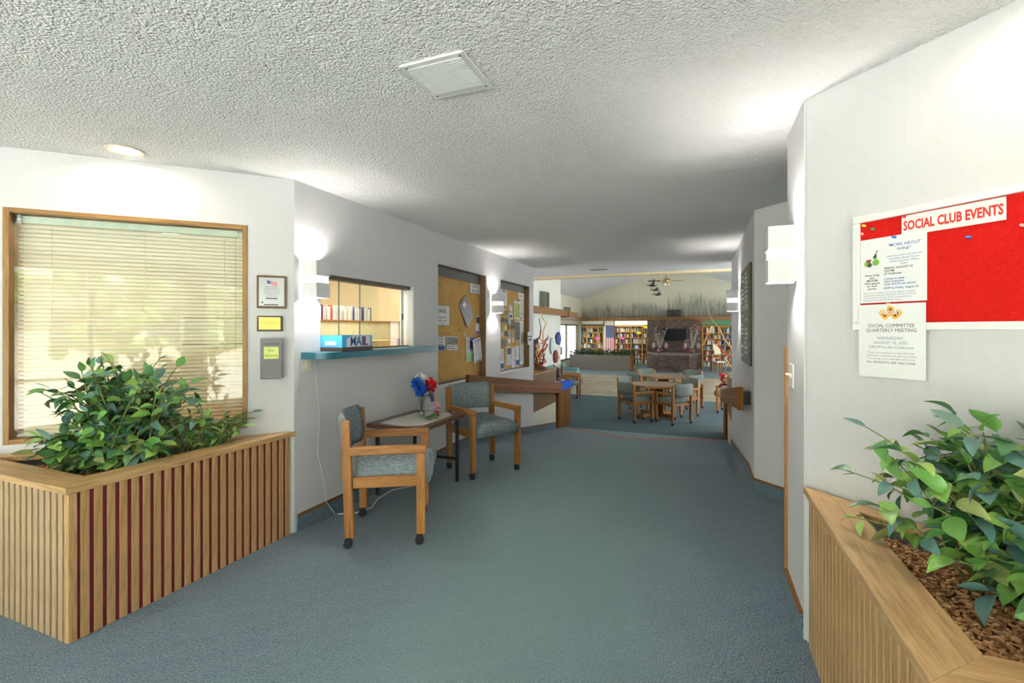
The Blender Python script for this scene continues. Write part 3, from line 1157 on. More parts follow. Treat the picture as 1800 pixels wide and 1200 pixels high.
for q in range(7):
    wq = rl.uniform(0.035, 0.055)
    for xx in np.arange(-wq, wq, 0.009):
        b.quad((xx, -0.0214, 0.034 - q * 0.0105), (xx + 0.006, -0.0214, 0.034 - q * 0.0105), (xx + 0.006, -0.0214, 0.0365 - q * 0.0105), (xx, -0.0214, 0.0365 - q * 0.0105))
b.quad((-0.035, -0.0214, -0.048), (0.035, -0.0214, -0.048), (0.035, -0.0214, -0.041), (-0.035, -0.0214, -0.041))
b.quad((-0.045, -0.0214, -0.09), (0.04, -0.0214, -0.09), (0.04, -0.0214, -0.083), (-0.045, -0.0214, -0.083))
b.lathe([(0.006, 0), (0.006, -0.0006)], 12, (-0.056, -0.0212, -0.072), 'y')
b.build('engraving', None, t)

t = thing('brass_plaque', 'small brass plaque on a dark wood block', 'plaque', on45(0.148) + Vector((0, 0, 1.444)), ROT_45R)
b = MB(); b.box(-0.078, 0.078, -0.015, 0.0, -0.052, 0.052, 0.003); b.build('block', plain('dark_wood', srgb(70, 52, 44), 0.5), t)
brass = NT('brass', 0.35, 0.5, 0.35); brass.color(srgb(224, 196, 96))
b = MB(); b.box(-0.066, 0.064, -0.018, -0.014, -0.040, 0.042); b.build('plate', 'brass', t)
b = MB(); b.mat(plain('brass_ink', srgb(150, 120, 40), 0.6))
for q, (w0, zz) in enumerate(((0.022, 0.022), (0.055, 0.008), (0.04, -0.006), (0.008, -0.02))):
    for xx in np.arange(-w0, w0 - 0.004, 0.008):
        b.quad((xx, -0.0186, zz), (xx + 0.0055, -0.0186, zz), (xx + 0.0055, -0.0186, zz + 0.004), (xx, -0.0186, zz + 0.004))
b.build('engraving', None, t)

t = thing('drop_box', 'grey metal drop box with a slot and yellow sticky note', 'box', on45(0.137) + Vector((0, 0, 1.21)), ROT_45R)
b = MB(); b.box(-0.066, 0.066, -0.05, 0.0, -0.137, 0.135, 0.004); b.build('body', plain('box_grey', srgb(112, 110, 114), 0.45), t)
b = MB(); b.box(-0.052, 0.052, -0.0505, -0.048, 0.094, 0.100); b.build('slot', 'black_matte', t)
b = MB(); b.box(-0.044, 0.044, -0.0520, -0.0505, -0.002, 0.078); nt = b.build('sticky_note', plain('note_yellow', srgb(226, 232, 140), 0.7), t)
lettering('For', 0.026, 0, 0.045, -0.0526, 'ink', nt, name='handwriting')
lettering('Accounts', 0.02, 0, 0.014, -0.0526, 'ink', nt, name='handwriting')

# ------------------------------------------------------------------ wall sconces
k = NT('sconce_white', 0.45, 0.4); k.color((0.66, 0.66, 0.69))
diff = emit('sconce_glow', (1.0, 0.97, 0.9), 2.2)
SCPOW = 20.0


def sconce(loc, rz, label, power=SCPOW):
    t = thing('wall_sconce', label, 'lamp', loc, rz, 'white box wall sconces')
    hw, dp, hh, gap, th = 0.064, 0.14, 0.13, 0.024, 0.005
    b = MB(); b.box(-0.05, 0.05, -0.012, 0.0, -0.10, 0.10, 0.003); b.build('back_plate', plain('plate_grey', srgb(190, 190, 180), 0.5), t)
    for z0, z1 in ((gap, hh), (-hh, -gap)):
        b = MB()
        b.box(-hw, hw, -dp, -dp + th, z0, z1, 0.001)
        b.box(-hw, -hw + th, -dp + th, -0.014, z0, z1, 0.0008); b.box(hw - th, hw, -dp + th, -0.014, z0, z1, 0.0008)
        b.build('shade', 'sconce_white', t)
    b = MB(); i_ = 0.008
    b.box(-hw + i_, hw - i_, -dp + i_, -dp + i_ + 0.003, -gap - 0.004, gap + 0.004)
    b.box(-hw + i_, -hw + i_ + 0.003, -dp + i_, -0.015, -gap - 0.004, gap + 0.004); b.box(hw - i_ - 0.003, hw - i_, -dp + i_, -0.015, -gap - 0.004, gap + 0.004)
    b.build('diffuser_band', 'sconce_glow', t)
    b = MB(); b.tube([(0, -0.03, 0), (0, -0.012, 0)], 0.012); b.build('stem', 'chrome', t)
    b = MB(); b.lathe([(0.0, -0.05), (0.018, -0.045), (0.02, 0), (0.018, 0.045), (0.0, 0.05)], 12, (0, -0.07, 0)); b.build('bulb', emit('bulb_glow', (1, 0.95, 0.86), 14.0), t)
    m = Matrix.Translation(loc) @ Matrix.Rotation(rz, 4, 'Z')
    for z in (0.075, -0.075):
        l = point('sconce_light', (0, -0.07, z), power / 2, 0.02, (1, 0.95, 0.88)); l.parent = t
    return t


sconce((XL, 2.565, 1.757), ROT_HALL_L, 'white box wall sconce between the wall plaques and the service window')
sconce((XL, 5.76, 1.757), ROT_HALL_L, 'white box wall sconce between the two cork boards')
sconce((0.43, 2.557, 1.757), ROT_HALL_R, 'white box wall sconce on the return wall beside the red notice board')
sconce((XR, 6.26, 1.757), ROT_HALL_R, 'white box wall sconce past the dark letter board')

# ------------------------------------------------------------------ switches, corner guard
t = thing('light_switch', 'ivory dimmer switch plate under the sconce by the service window', 'switch', (XL, 2.545, 1.165), ROT_HALL_L)
b = MB(); b.box(-0.036, 0.036, -0.006, 0, -0.058, 0.058, 0.002); b.build('plate', 'ivory_plastic', t)
b = MB(); b.box(-0.014, 0.014, -0.009, -0.005, -0.032, 0.032, 0.001); b.build('slide', 'ivory_plastic', t)
b = MB(); b.box(-0.006, 0.006, -0.016, -0.008, 0.004, 0.018, 0.001); b.build('knob', 'ivory_plastic', t)
t = thing('light_switch', 'white double switch plate on the return wall beside the corner guard', 'switch', (0.43, 2.765, 1.167), ROT_HALL_R)
b = MB(); b.box(-0.058, 0.058, -0.006, 0, -0.060, 0.060, 0.002); b.build('plate', plain('switch_white', srgb(226, 224, 214), 0.4), t)
for x in (-0.024, 0.024):
    b = MB(); b.box(x - 0.006, x + 0.006, -0.009, -0.005, -0.013, 0.013); b.build('toggle_slot', 'ivory_plastic', t)
    b = MB(); b.box(x - 0.004, x + 0.004, -0.026, -0.006, 0.002, 0.010, 0.001); b.build('toggle', 'ivory_plastic', t)
b = MB(); b.box(0.415, 0.44, 2.885, 2.905, 0.12, 1.31, 0.003)
tag(b.build('corner_guard', 'honey_z'), 'tall thin honey wood corner guard on the end of the return wall', 'trim')

# ------------------------------------------------------------------ red notice board
t = thing('notice_board', 'red felt notice board in a white frame', 'notice board', p45 + Vector((1, -1, 0)).normalized() * 0.205 + Vector((0, 0, 1.40)), ROT_45L)
BW, BH = 0.92, 0.458
k = NT('red_felt', 0.95, 0.1)
v = k.noise(k.coords(), 220, 2)
k.color(k.ramp(v, [(0.3, srgb(180, 22, 20)), (0.7, srgb(198, 32, 28))])); k.bump(v, 0.15, 0.002)
b = MB(); b.box(0.01, BW - 0.01, -0.012, 0.0, 0.01, BH - 0.01); b.build('felt', 'red_felt', t)
for x0, x1, z0, z1 in ((0, BW, BH - 0.028, BH), (0, BW, 0, 0.028), (0, 0.028, 0.028, BH - 0.028), (BW - 0.028, BW, 0.028, BH - 0.028)):
    b = MB(); b.box(x0, x1, -0.022, 0, z0, z1, 0.003); b.build('frame_bar', 'white_paint', t)


def on_notice(name, label, cat, s, z, w, hgt, off, mat='paper', rot=0.0):
    """paper centred at s along the wall, bottom z"""
    tt = thing(name, label, cat, p45 + Vector((1, -1, 0)).normalized() * s + Vector((0, 0, z)) + Vector((-1, -1, 0)).normalized() * off, ROT_45L)
    tt.rotation_euler = (0, rot, ROT_45L)
    b = MB(); b.box(-w / 2, w / 2, -0.0015, 0, 0, hgt); b.build('sheet', mat, tt)
    return tt


sg = on_notice('sign_strip', 'white sign strip reading SOCIAL CLUB EVENTS in red letters', 'sign', 0.522, 1.752, 0.288, 0.074, 0.0145, plain('sign_white', (0.82, 0.80, 0.78), 0.4))
lettering('SOCIAL CLUB EVENTS', 0.047, 0, 0.020, -0.0022, 'red_print', sg, sx=0.595, bold=0.0016)
wp = on_notice('wine_flyer', 'white flyer headed MORE ABOUT WINE with blue lettering', 'poster', 0.3455, 1.507, 0.222, 0.252, 0.0145, rot=0.0)
H = wp
y_ = -0.0020
lettering('"MORE ABOUT', 0.016, 0.040, 0.212, y_, 'ink_blue', H, bold=0.0001)
lettering('WINE"', 0.016, 0.040, 0.194, y_, 'ink_blue', H, bold=0.0001)
for i, s_ in enumerate(('Learn more about wine from the', 'winemaker himself, Warren', "Schutz from Coeur d'Alene", 'Cellars')):
    lettering(s_, 0.0095, 0.040, 0.173 - i * 0.0105, y_, 'ink_blue', H, sx=0.9)
for i, s_ in enumerate(('FRIDAY, AUGUST 22', '5:00 PM', 'LP Clubhouse')):
    lettering(s_, 0.0105, -0.026, 0.127 - i * 0.0105, y_, 'ink', H, 'LEFT', bold=0.0002)
for i, s_ in enumerate(('3 wines to taste', "Hors d'oeuvres", 'Cost: $15.00 per person')):
    lettering(s_, 0.0105, -0.026, 0.087 - i * 0.0105, y_, 'ink_blue', H, 'LEFT', bold=0.0002)
lettering('RSVP by Friday, August 22', 0.0105, -0.026, 0.051, y_, 'ink_blue', H, 'LEFT', bold=0.0002)
for i, s_ in enumerate(('Please bring', 'two', 'MEDIUM', 'Wine glasses', 'for each', 'person')):
    lettering(s_, 0.0105, -0.068, 0.105 - i * 0.0105, y_, 'ink', H, bold=0.0002)
for i, s_ in enumerate(('Have you ever wondered what is the difference between', 'red and white wines and what makes red from red? Bring', 'your wine glasses and learn all this and more from our', 'local wine grower himself, Warren Schutz.')):
    lettering(s_, 0.0085, -0.100, 0.036 - i * 0.0095, y_, 'ink_violet', H, 'LEFT', sx=0.9)
b = MB()
b.mat(plain('print_green', srgb(120, 170, 70), 0.8))
for (cx, cz, r_) in ((-0.085, 0.155, 0.013), (-0.055, 0.158, 0.013), (-0.058, 0.178, 0.008)):
    b.lathe([(r_, 0), (r_, -0.0002)], 7, (cx, -0.0018, cz), 'y')
b.mat(plain('print_wine', srgb(120, 34, 44), 0.8))
b.quad((-0.090, -0.0022, 0.170), (-0.070, -0.0022, 0.172), (-0.074, -0.0022, 0.160), (-0.084, -0.0022, 0.159))
b.quad((-0.057, -0.0022, 0.192), (-0.051, -0.0022, 0.196), (-0.046, -0.0022, 0.206), (-0.052, -0.0022, 0.203))
b.mat(plain('print_dark', srgb(60, 60, 58), 0.8))
b.quad((-0.065, -0.0023, 0.178), (-0.055, -0.0023, 0.174), (-0.051, -0.0023, 0.192), (-0.057, -0.0023, 0.192))
b.lathe([(0.009, 0), (0.009, -0.0002)], 10, (-0.077, -0.0022, 0.150), 'y')
b.build('wine_drawing', None, H)
sc = on_notice('meeting_flyer', 'white flyer for a social committee quarterly meeting with sunflower badge', 'poster', 0.346, 1.218, 0.224, 0.282, 0.0245, rot=0.0)
H = sc
b = MB()
for (cx, cz, r_) in ((0, 0.262, 0.013), (-0.026, 0.247, 0.013), (0.026, 0.247, 0.013), (-0.018, 0.236, 0.013), (0.016, 0.237, 0.014), (0, 0.248, 0.014)):
    b.mat(plain('petal_yellow', srgb(232, 176, 84), 0.8)); b.lathe([(r_, 0), (r_, -0.0001)], 12, (cx, -0.0017, cz), 'y')
    b.mat(plain('seed_brown', srgb(120, 76, 44), 0.8)); b.lathe([(r_ * 0.35, 0), (r_ * 0.35, -0.0001)], 10, (cx, -0.0019, cz), 'y')
b.build('sunflower_badge', None, H)
lettering('AUGUST', 0.0175, 0, 0.243, -0.0025, plain('print_white', (0.85, 0.85, 0.85), 0.8), H, bold=0.0004)
lettering('SOCIAL COMMITTEE', 0.0185, 0, 0.193, y_, 'ink', H, sx=0.92)
lettering('QUARTERLY MEETING', 0.0185, 0, 0.175, y_, 'ink', H, sx=0.92)
for i, (s_, z_) in enumerate((('WEDNESDAY,', 0.146), ('AUGUST 13, 2025', 0.129), ('2:00 PM in the Clubhouse', 0.112))):
    lettering(s_, 0.0145, 0, z_, y_, 'ink_violet', H)
for i, s_ in enumerate(('Please come and find out what the Social', 'Committee is all about and share your ideas', 'for creating a more enjoyable community')):
    lettering(s_, 0.0095, 0, 0.092 - i * 0.0115, y_, 'ink_grey', H)
lettering('ALL RESIDENTS ARE WELCOME!', 0.0115, 0, 0.054, y_, 'ink', H)


def pin(s, z, col, nm, off=0.0145):
    o = p45 + Vector((1, -1, 0)).normalized() * s + Vector((0, 0, z)) + Vector((-1, -1, 0)).normalized() * (off - 0.002)
    tt = thing('push_pin', nm, 'push pin', o, ROT_45L)
    b = MB(); b.lathe([(0.0052, -0.002), (0.0052, -0.0045), (0.0032, -0.006), (0.0032, -0.013), (0.005, -0.016), (0.0045, -0.018), (0.0, -0.0185)], 10, (0, 0, 0), 'y')
    b.build('head', plain('pin_' + col[0], col[1], 0.35), tt)
    b = MB(); b.tube([(0, 0.004, 0), (0, -0.003, 0)], 0.0008, 5); b.build('needle', 'chrome', tt)


PC = {'y': ('yellow', srgb(230, 200, 60)), 'g': ('green', srgb(40, 150, 80)), 'b': ('blue', srgb(44, 110, 200)), 'r': ('red', srgb(210, 40, 30)), 'c': ('clear', srgb(230, 170, 160)), 'w': ('white', srgb(230, 226, 214))}
pin(0.250, 1.817, PC['y'], 'yellow push pin in the corner of the red felt')
pin(0.283, 1.797, PC['g'], 'green push pin in the red felt above the wine flyer')
pin(0.241, 1.786, PC['c'], 'pale clear push pin at the frame edge above the wine flyer')
pin(0.357, 1.752, PC['b'], 'blue push pin holding the wine flyer', 0.016)
pin(0.388, 1.822, PC['r'], 'red push pin at the corner of the sign strip', 0.016)
pin(0.343, 1.498, PC['w'], 'white push pin holding the meeting flyer', 0.026)
pin(0.575, 1.712, PC['b'], 'blue push pin alone on the bare red felt')
pin(0.705, 1.725, PC['c'], 'pale clear push pin near the far end of the red felt')

# ------------------------------------------------------------------ ceiling fittings
t = thing('ceiling_vent', 'square white louvred ceiling vent cover', 'vent', (-0.96, 1.68, CE))
b = MB(); hs = 0.142
b.box(-hs, hs, -hs, hs, -0.010, 0.0, 0.004); b.build('cover', plain('vent_white', (0.72, 0.72, 0.72), 0.45), t)
for i in range(22):
    y = -0.112 + i * 0.0098
    b = MB() if i == 0 else b
    if i == 0:
        b.box(-0.118, 0.118, -0.0022, 0.0022, -0.0035, 0.0, 0.0008); b.mat('vent_white'); me_l = b.mesh('louvre')
    obj('louvre', me_l, t, (0, y, -0.0098))
for x in (-0.118, 0.118):
    for y in (-0.122, 0.112):
        b = MB(); b.lathe([(0.004, -0.0105), (0.004, -0.012), (0, -0.0125)], 8, (x, y, 0)); b.build('screw', 'black_plastic', t)

reflm = NT('can_gold', 0.3, 0.5, 0.6); reflm.color(srgb(240, 206, 140))
for i, (x, y) in enumerate(cans):
    t = thing('recessed_light', ('recessed can light in the ceiling above the blind-covered window', 'recessed can light in the ceiling above the red notice board')[i], 'lamp', (x, y, CE), 0, 'recessed can lights')
    b = MB(); b.lathe([(0.078, -0.001), (0.092, -0.002), (0.096, -0.006), (0.092, -0.009), (0.076, -0.006)], 32, cap=False); b.build('trim_ring', plain('ring_cream', srgb(232, 220, 196), 0.4), t)
    b = MB(); b.lathe([(0.077, -0.006), (0.062, 0.03), (0.055, 0.12), (0.0, 0.121)], 32, cap=False); b.build('reflector', 'can_gold', t)
    b = MB(); b.lathe([(0.0, 0.055), (0.03, 0.06), (0.042, 0.08), (0.035, 0.115), (0.0, 0.12)], 16); b.build('bulb', emit('flood_glow', (1, 0.85, 0.58), 10.0), t)
    l = point('can_lamp' if i == 0 else 'can_lamp_offscreen', (0, 0, 0.022), 6.5, 0.02, (1, 0.91, 0.76)); l.parent = t

t = thing('slot_vent', 'long thin slot vent in the ceiling near the hall opening', 'vent', (-1.62, 7.95, CE))
b = MB(); b.box(-0.16, 0.16, -0.06, 0.06, -0.012, 0.0, 0.003); b.build('frame', 'vent_white', t)
for i in range(4):
    b = MB(); b.box(-0.145, 0.145, -0.04 + i * 0.026 - 0.005, -0.04 + i * 0.026 + 0.005, -0.014, -0.011); b.build('louvre', 'bronze', t)
# ------------------------------------------------------------------ service window
sw = thing('service_window', 'sliding glass service window with bronze track and white jamb', 'window', (XL, WY0, 0), ROT_HALL_L)
x0, x1, z0, z1 = SV
b = MB(); b.box(x0, x1 - 0.02, 0.03, 0.11, z1 - 0.032, z1, 0.002); b.build('track', 'bronze', sw)
b = MB(); b.box(x1 - 0.02, x1, 0.0, T, z0, z1, 0.001); b.build('jamb', 'white_paint', sw)
b = MB(); b.box(x0, x1 - 0.02, 0.05, 0.11, z0, z0 + 0.008); b.build('track', 'bronze', sw)
for (a, c, y) in ((2.93 - WY0, 3.42 - WY0, 0.052), (3.215 - WY0, 3.83 - WY0, 0.085)):
    b = MB(); b.box(a, c, y, y + 0.006, z0 + 0.008, z1 - 0.03); g = b.build('sliding_pane', 'case_glass', sw)
    b = MB(); b.box(a - 0.002, a + 0.003, y - 0.001, y + 0.007, z0 + 0.008, z1 - 0.03); b.build('glass_edge', plain('edge_green', srgb(84, 112, 100), 0.3), g)
b = MB(); b.box(3.80 - WY0, 3.84 - WY0, 0.080, 0.096, z0 + 0.01, z1 - 0.03, 0.001); st_ = b.build('pane_stile', 'white_paint', sw)
b = MB(); b.box(3.812 - WY0, 3.828 - WY0, 0.076, 0.082, 1.50, 1.56, 0.001); b.build('finger_pull', 'bronze', st_)

# teal ledge with rounded near corner
b = MB()
pts = [(-2.75, 2.685), (-2.612, 2.685), (-2.612, 2.55), (-2.53, 2.50)]
cx, cy, r = -2.47, 2.57, 0.07
pts = [(-2.75, 3.895), (-2.75, 2.685), (-2.612, 2.685), (-2.612, 2.50)]
for i in range(9):
    a = -PI / 2 + (PI / 2) * i / 8
    pts.append((-2.40 - 0.10 + 0.10 * math.cos(a), 2.50 + 0.10 + 0.10 * math.sin(a)))
pts += [(-2.40, 3.96), (-2.612, 3.96), (-2.612, 3.895)]
b.prism(pts, 1.196, 1.243, bev=0.0015)
ledge = tag(b.build('counter_ledge', 'teal_laminate'), 'teal laminate ledge with a rounded corner below the service window', 'shelf')

# MAIL box
t = thing('mail_box', 'blue cardboard tray box printed MAIL on the teal ledge', 'box', (-2.425, 2.70, 1.243), R(3))
W_, D_, H_ = 0.20, 0.36, 0.118
blue = plain('mail_blue', srgb(66, 164, 220), 0.6)
for nm, q in (('front_panel', (-0.004, 0, 0, D_)), ('back_panel', (-W_, -W_ + 0.004, 0, D_)), ('side_panel', (-W_ + 0.004, -0.004, 0, 0.004)), ('side_panel', (-W_ + 0.004, -0.004, D_ - 0.004, D_))):
    b = MB(); b.box(q[0], q[1], q[2], q[3], 0.03, H_); b.build(nm, blue, t)
b = MB(); b.box(-W_ - 0.003, 0.003, -0.003, D_ + 0.003, 0, 0.03, 0.001); b.build('base_tray', 'dark_wood', t)
b = MB(); b.box(-W_ + 0.01, -0.01, 0.01, D_ - 0.01, 0.03, 0.075); b.build('envelopes', 'paper', t)
fp = [o for o in t.children if o.name.startswith('front_panel')][0]
b = MB(); b.mat('paper'); b.quad((0.001, 0.05, 0.034), (0.001, 0.335, 0.034), (0.001, 0.335, 0.115), (0.001, 0.10, 0.115), (0.001, 0.05, 0.088)); b.build('label_print', None, fp)
me = text_mesh('MAIL', 0.098, 'CENTER', 0.95, 0, 1.0, 0.002)
me.materials.append(MATS['ink_blue']); o = obj('lettering', me, fp, (0.0016, 0.19, 0.041), (0, 0, R(90)))
me = text_mesh('IL', 0.098, 'LEFT', 0.95, 0, 1.0, 0.001)
me.materials.append(plain('mail_red', srgb(190, 34, 70), 0.6)); o = obj('lettering', me, fp, (0.0024, 0.236, 0.041), (0, 0, R(90)))
b = MB(); b.mat(plain('label_holder', srgb(190, 200, 205), 0.4)); b.box(-0.10 - 0.05, -0.05, -0.003, 0.0, 0.045, 0.075, 0.001); b.build('label_holder', None, t)

# office: desk hutch, magazine holders, inner shelf, ceiling light
t = thing('desk_hutch', 'office desk hutch with pale green panel and honey wood edges', 'hutch', (-3.35, 2.42, 0))
b = MB(); b.box(-0.35, 0.0, 0, 2.30, 1.30, 1.485); b.build('cabinet', plain('hutch_green', srgb(222, 218, 182), 0.6), t)
b = MB(); b.box(-0.37, 0.012, -0.01, 2.31, 1.485, 1.50, 0.002); b.build('top', 'honey_y', t)
b = MB(); b.box(-0.37, 0.012, 2.30, 2.335, 0.74, 1.50, 0.002); b.build('end_panel', 'honey_z', t)
b = MB(); b.box(-0.37, 0.006, -0.02, 2.30, 1.27, 1.30, 0.002); b.build('lower_rail', 'honey_y', t)
b = MB(); b.box(-0.62, 0.06, -0.02, 2.36, 0.70, 0.74, 0.002); b.build('desk_top', 'honey_y', t)
for y in (0.0, 2.3):
    b = MB(); b.box(-0.55, 0.0, y, y + 0.04, 0, 0.70); b.build('leg_panel', 'honey_z', t)
hold = [('navy', srgb(60, 78, 130), 3.36), ('orange red', srgb(222, 74, 30), 3.48), ('white', srgb(232, 230, 226), 3.62), ('pale grey', srgb(206, 206, 204), 3.77), ('slate blue', srgb(78, 98, 164), 3.92), ('dark grey', srgb(96, 98, 104), 4.07)]
for nm, c, y in hold:
    t = thing('magazine_holder', nm + ' magazine holder full of papers on the office hutch', 'magazine holder', (-3.36, y, 1.5), R(-6), 'magazine holders on the office hutch')
    m = plain('holder_' + nm.replace(' ', '_'), c, 0.5)
    for q in ((-0.22, 0.0, 0, 0.006, 0.145), (-0.22, 0.0, 0.105, 0.111, 0.145), (-0.22, -0.214, 0.006, 0.105, 0.145)):
        b = MB(); b.box(q[0], q[1], q[2], q[3], 0, q[4], 0.001); b.build('panel', m, t)
    for i in range(5):
        b = MB(); b.box(-0.20, -0.004, 0.012 + i * 0.018, 0.024 + i * 0.018, 0.002, 0.12 + 0.012 * (i % 3)); b.build('papers', plain('paper_%d' % (i % 3), [(0.75, 0.75, 0.76), (0.6, 0.58, 0.52), (0.45, 0.47, 0.52)][i % 3], 0.7), t)
t = thing('file_tray', 'pale wood file tray behind the service glass', 'tray', (-2.97, 3.62, 1.0), 0)
b = MB(); b.box(-0.2, 0.0, 0, 0.5, 0.10, 0.30, 0.003); b.build('box', plain('pale_ply', srgb(226, 200, 140), 0.6), t)
b = MB(); b.box(-0.3, 0.15, -0.7, 0.6, 0.06, 0.10, 0.003); b.build('shelf', 'honey_y', t)
b = MB(); b.box(-0.3, 0.15, -0.7, -0.66, -1.0, 0.06); b.build('support', 'honey_z', t)
b = MB(); b.box(-0.3, 0.15, 0.56, 0.6, -1.0, 0.06); b.build('support', 'honey_z', t)
for lx, ly, pw, lb in ((-3.06, 3.55, 15, 'rectangular fluorescent ceiling light over the office hutch'), (-4.9, 2.6, 40, 'rectangular fluorescent ceiling light in the middle of the office')):
    t = thing('office_ceiling_light', lb, 'lamp', (lx, ly, CE), 0, 'office ceiling lights')
    b = MB(); b.box(-0.22, 0.22, -0.62, 0.62, -0.05, 0.0, 0.004); b.build('housing', 'white_paint', t)
    b = MB(); b.box(-0.19, 0.19, -0.59, 0.59, -0.054, -0.048); b.build('lens', emit('office_tube', (1.0, 0.9, 0.72), 5.0), t)
    l = bpy.data.lights.new('office_lamp_offscreen', 'AREA'); l.shape = 'RECTANGLE'; l.size = 0.38; l.size_y = 1.15; l.energy = pw; l.color = (1, 0.9, 0.72)
    lo = bpy.data.objects.new('office_lamp_offscreen', l); COL.objects.link(lo); lo.location = (0, 0, -0.06); lo.parent = t

# ------------------------------------------------------------------ cork boards
k = NT('cork', 0.9, 0.15)
a_ = k.noise(k.coords(), 160, 3, 0.6); c_ = k.noise(k.coords(), 8, 2)
k.color(k.mix(0.25, k.ramp(a_, [(0.3, srgb(180, 138, 78)), (0.7, srgb(212, 172, 106))]), k.ramp(c_, [(0.3, srgb(180, 140, 80)), (0.7, srgb(214, 176, 112))])))
k.bump(a_, 0.2, 0.002)


def cork_board(hole, label):
    t = thing('cork_board', label, 'notice board', (XL, WY0 + hole[0], hole[2]), ROT_HALL_L)
    w, hgt = hole[1] - hole[0], hole[3] - hole[2]
    dp = 0.09
    b = MB(); b.box(0, w, dp, dp + 0.02, 0, hgt); b.build('cork', 'cork', t)
    b = MB(); b.box(0, w, dp - 0.012, dp, hgt - 0.11, hgt); b.build('top_band', plain('band_grey', srgb(84, 86, 86), 0.5), t)
    b = MB(); b.box(0, w, dp - 0.012, dp, 0, 0.035); b.build('bottom_band', 'band_grey', t)
    for x in (0.0, w - 0.012):
        b = MB(); b.box(x, x + 0.012, 0.012, dp, 0.0, hgt); b.build('side_lining', plain('lining_brown', srgb(120, 92, 58), 0.5), t)
    b = MB(); b.box(0.0, w, -0.004, dp, 0.0, 0.012, 0.001); b.build('sill', 'white_paint', t)
    b = MB(); b.box(0.012, w - 0.012, 0.012, dp, hgt - 0.008, hgt); b.build('head_lining', 'lining_brown', t)
    return t


cork_board(B1, 'tall recessed cork board with a grey folder and for sale notice')
cork_board(B2, 'tall recessed cork board crowded with cards and leaflets')

XC = XL - 0.089   # cork face


def pinned(name, label, cat, yc, zc, w, hgt, mat, rot=0.0, draw=None, off=0.0, group=None, pinned_=True):
    """flat sheet on the cork, yc/zc its centre (world), local x along the wall"""
    t = thing(name, label, cat, (XC + 0.004 + off, yc, zc), ROT_HALL_L, group)
    t.rotation_euler = (0, rot, ROT_HALL_L)
    b = MB()
    b.hexa([(-w / 2, -0.006, -hgt / 2), (w / 2, -0.004, -hgt / 2), (w / 2, -0.001, -hgt / 2), (-w / 2, -0.003, -hgt / 2),
            (-w / 2, -0.0015, hgt / 2), (w / 2, -0.0015, hgt / 2), (w / 2, 0.0, hgt / 2), (-w / 2, 0.0, hgt / 2)])
    b.build('sheet', mat, t)
    if draw:
        draw(t, w, hgt)
    if pinned_:
        b = MB(); b.ball((0, -0.006, hgt / 2 - 0.015), 0.006, 1); b.build('pin', PINM[int(abs(yc * 37)) % 3], t)
    return t


PINM = [plain('pin_red', PC['r'][1], 0.4), plain('pin_yellow', PC['y'][1], 0.4), plain('pin_green', PC['g'][1], 0.4)]


def block(t, x0, x1, z0, z1, mat, y=-0.0078, name='print'):
    b = MB(); b.mat(mat); b.quad((x0, y, z0), (x1, y, z0), (x1, y, z1), (x0, y, z1)); b.build(name, None, t)


def lines(t, x0, x1, z1, n, dz, mat='ink_grey', y=-0.0078):
    b = MB(); b.mat(mat); r_ = random.Random(n)
    for i in range(n):
        x = x0
        e = x1 - r_.random() * (x1 - x0) * 0.3
        while x < e:
            l_ = min(r_.uniform(0.008, 0.025), e - x)
            b.quad((x, y, z1 - i * dz), (x + l_, y, z1 - i * dz), (x + l_, y, z1 - i * dz + dz * 0.4), (x, y, z1 - i * dz + dz * 0.4))
            x += l_ + 0.006
    b.build('print_lines', None, t)


def d_sale(t, w, hgt):
    for z in (hgt / 2 - 0.004, -hgt / 2):
        block(t, -w / 2, w / 2, z, z + 0.004, 'ink')
    for x in (-w / 2, w / 2 - 0.004):
        block(t, x, x + 0.004, -hgt / 2, hgt / 2, 'ink')
    lettering('FOR SALE', 0.058, -0.01, hgt / 2 - 0.09, -0.008, 'ink', t, sx=0.8)
    for i, s_ in enumerate(('Postings MUST be', 'dated to be kept', 'here', 'posted.')):
        lettering(s_, 0.030, -0.0, hgt / 2 - 0.15 - i * 0.036, -0.008, 'ink', t, sx=0.85)


pinned('for_sale_notice', 'white FOR SALE notice with black border on the cork board', 'notice', 4.575, 1.566, 0.33, 0.235, 'paper', 0, d_sale)


def d_serv(t, w, hgt):
    for z in (hgt / 2 - 0.005, -hgt / 2):
        block(t, -w / 2, w / 2, z, z + 0.005, 'ink')
    for x in (-w / 2, w / 2 - 0.005):
        block(t, x, x + 0.005, -hgt / 2, hgt / 2, 'ink')
    lettering('SENIOR', 0.058, 0, 0.010, -0.008, 'ink', t, sx=0.85)
    lettering('SERVICES', 0.058, 0, -0.052, -0.008, 'ink', t, sx=0.8)


pinned('heading_card', 'white bordered heading card reading SENIOR SERVICES', 'sign', 5.395, 1.930, 0.29, 0.135, 'paper', 0, d_serv)
fold = plain('folder_blue', srgb(62, 72, 88), 0.35)


def d_fold(t, w, hgt):
    block(t, -0.05, 0.03, 0.06, 0.13, 'paper', name='label_sticker')


pinned('hanging_folder', 'slate blue folder hung askew on the cork board', 'folder', 5.155, 1.637, 0.225, 0.34, fold, R(-40), d_fold, 0.006)


def d_news(t, w, hgt):
    block(t, -w * .3, w * .4, -0.08, -0.03, 'ink_blue'); lines(t, -w * .4, w * .4, hgt * .4, 5, 0.03)


pinned('newsletter_page', 'white newsletter page with two tiny blue pictures', 'leaflet', 4.545, 1.258, 0.20, 0.165, 'paper', R(3), d_news)


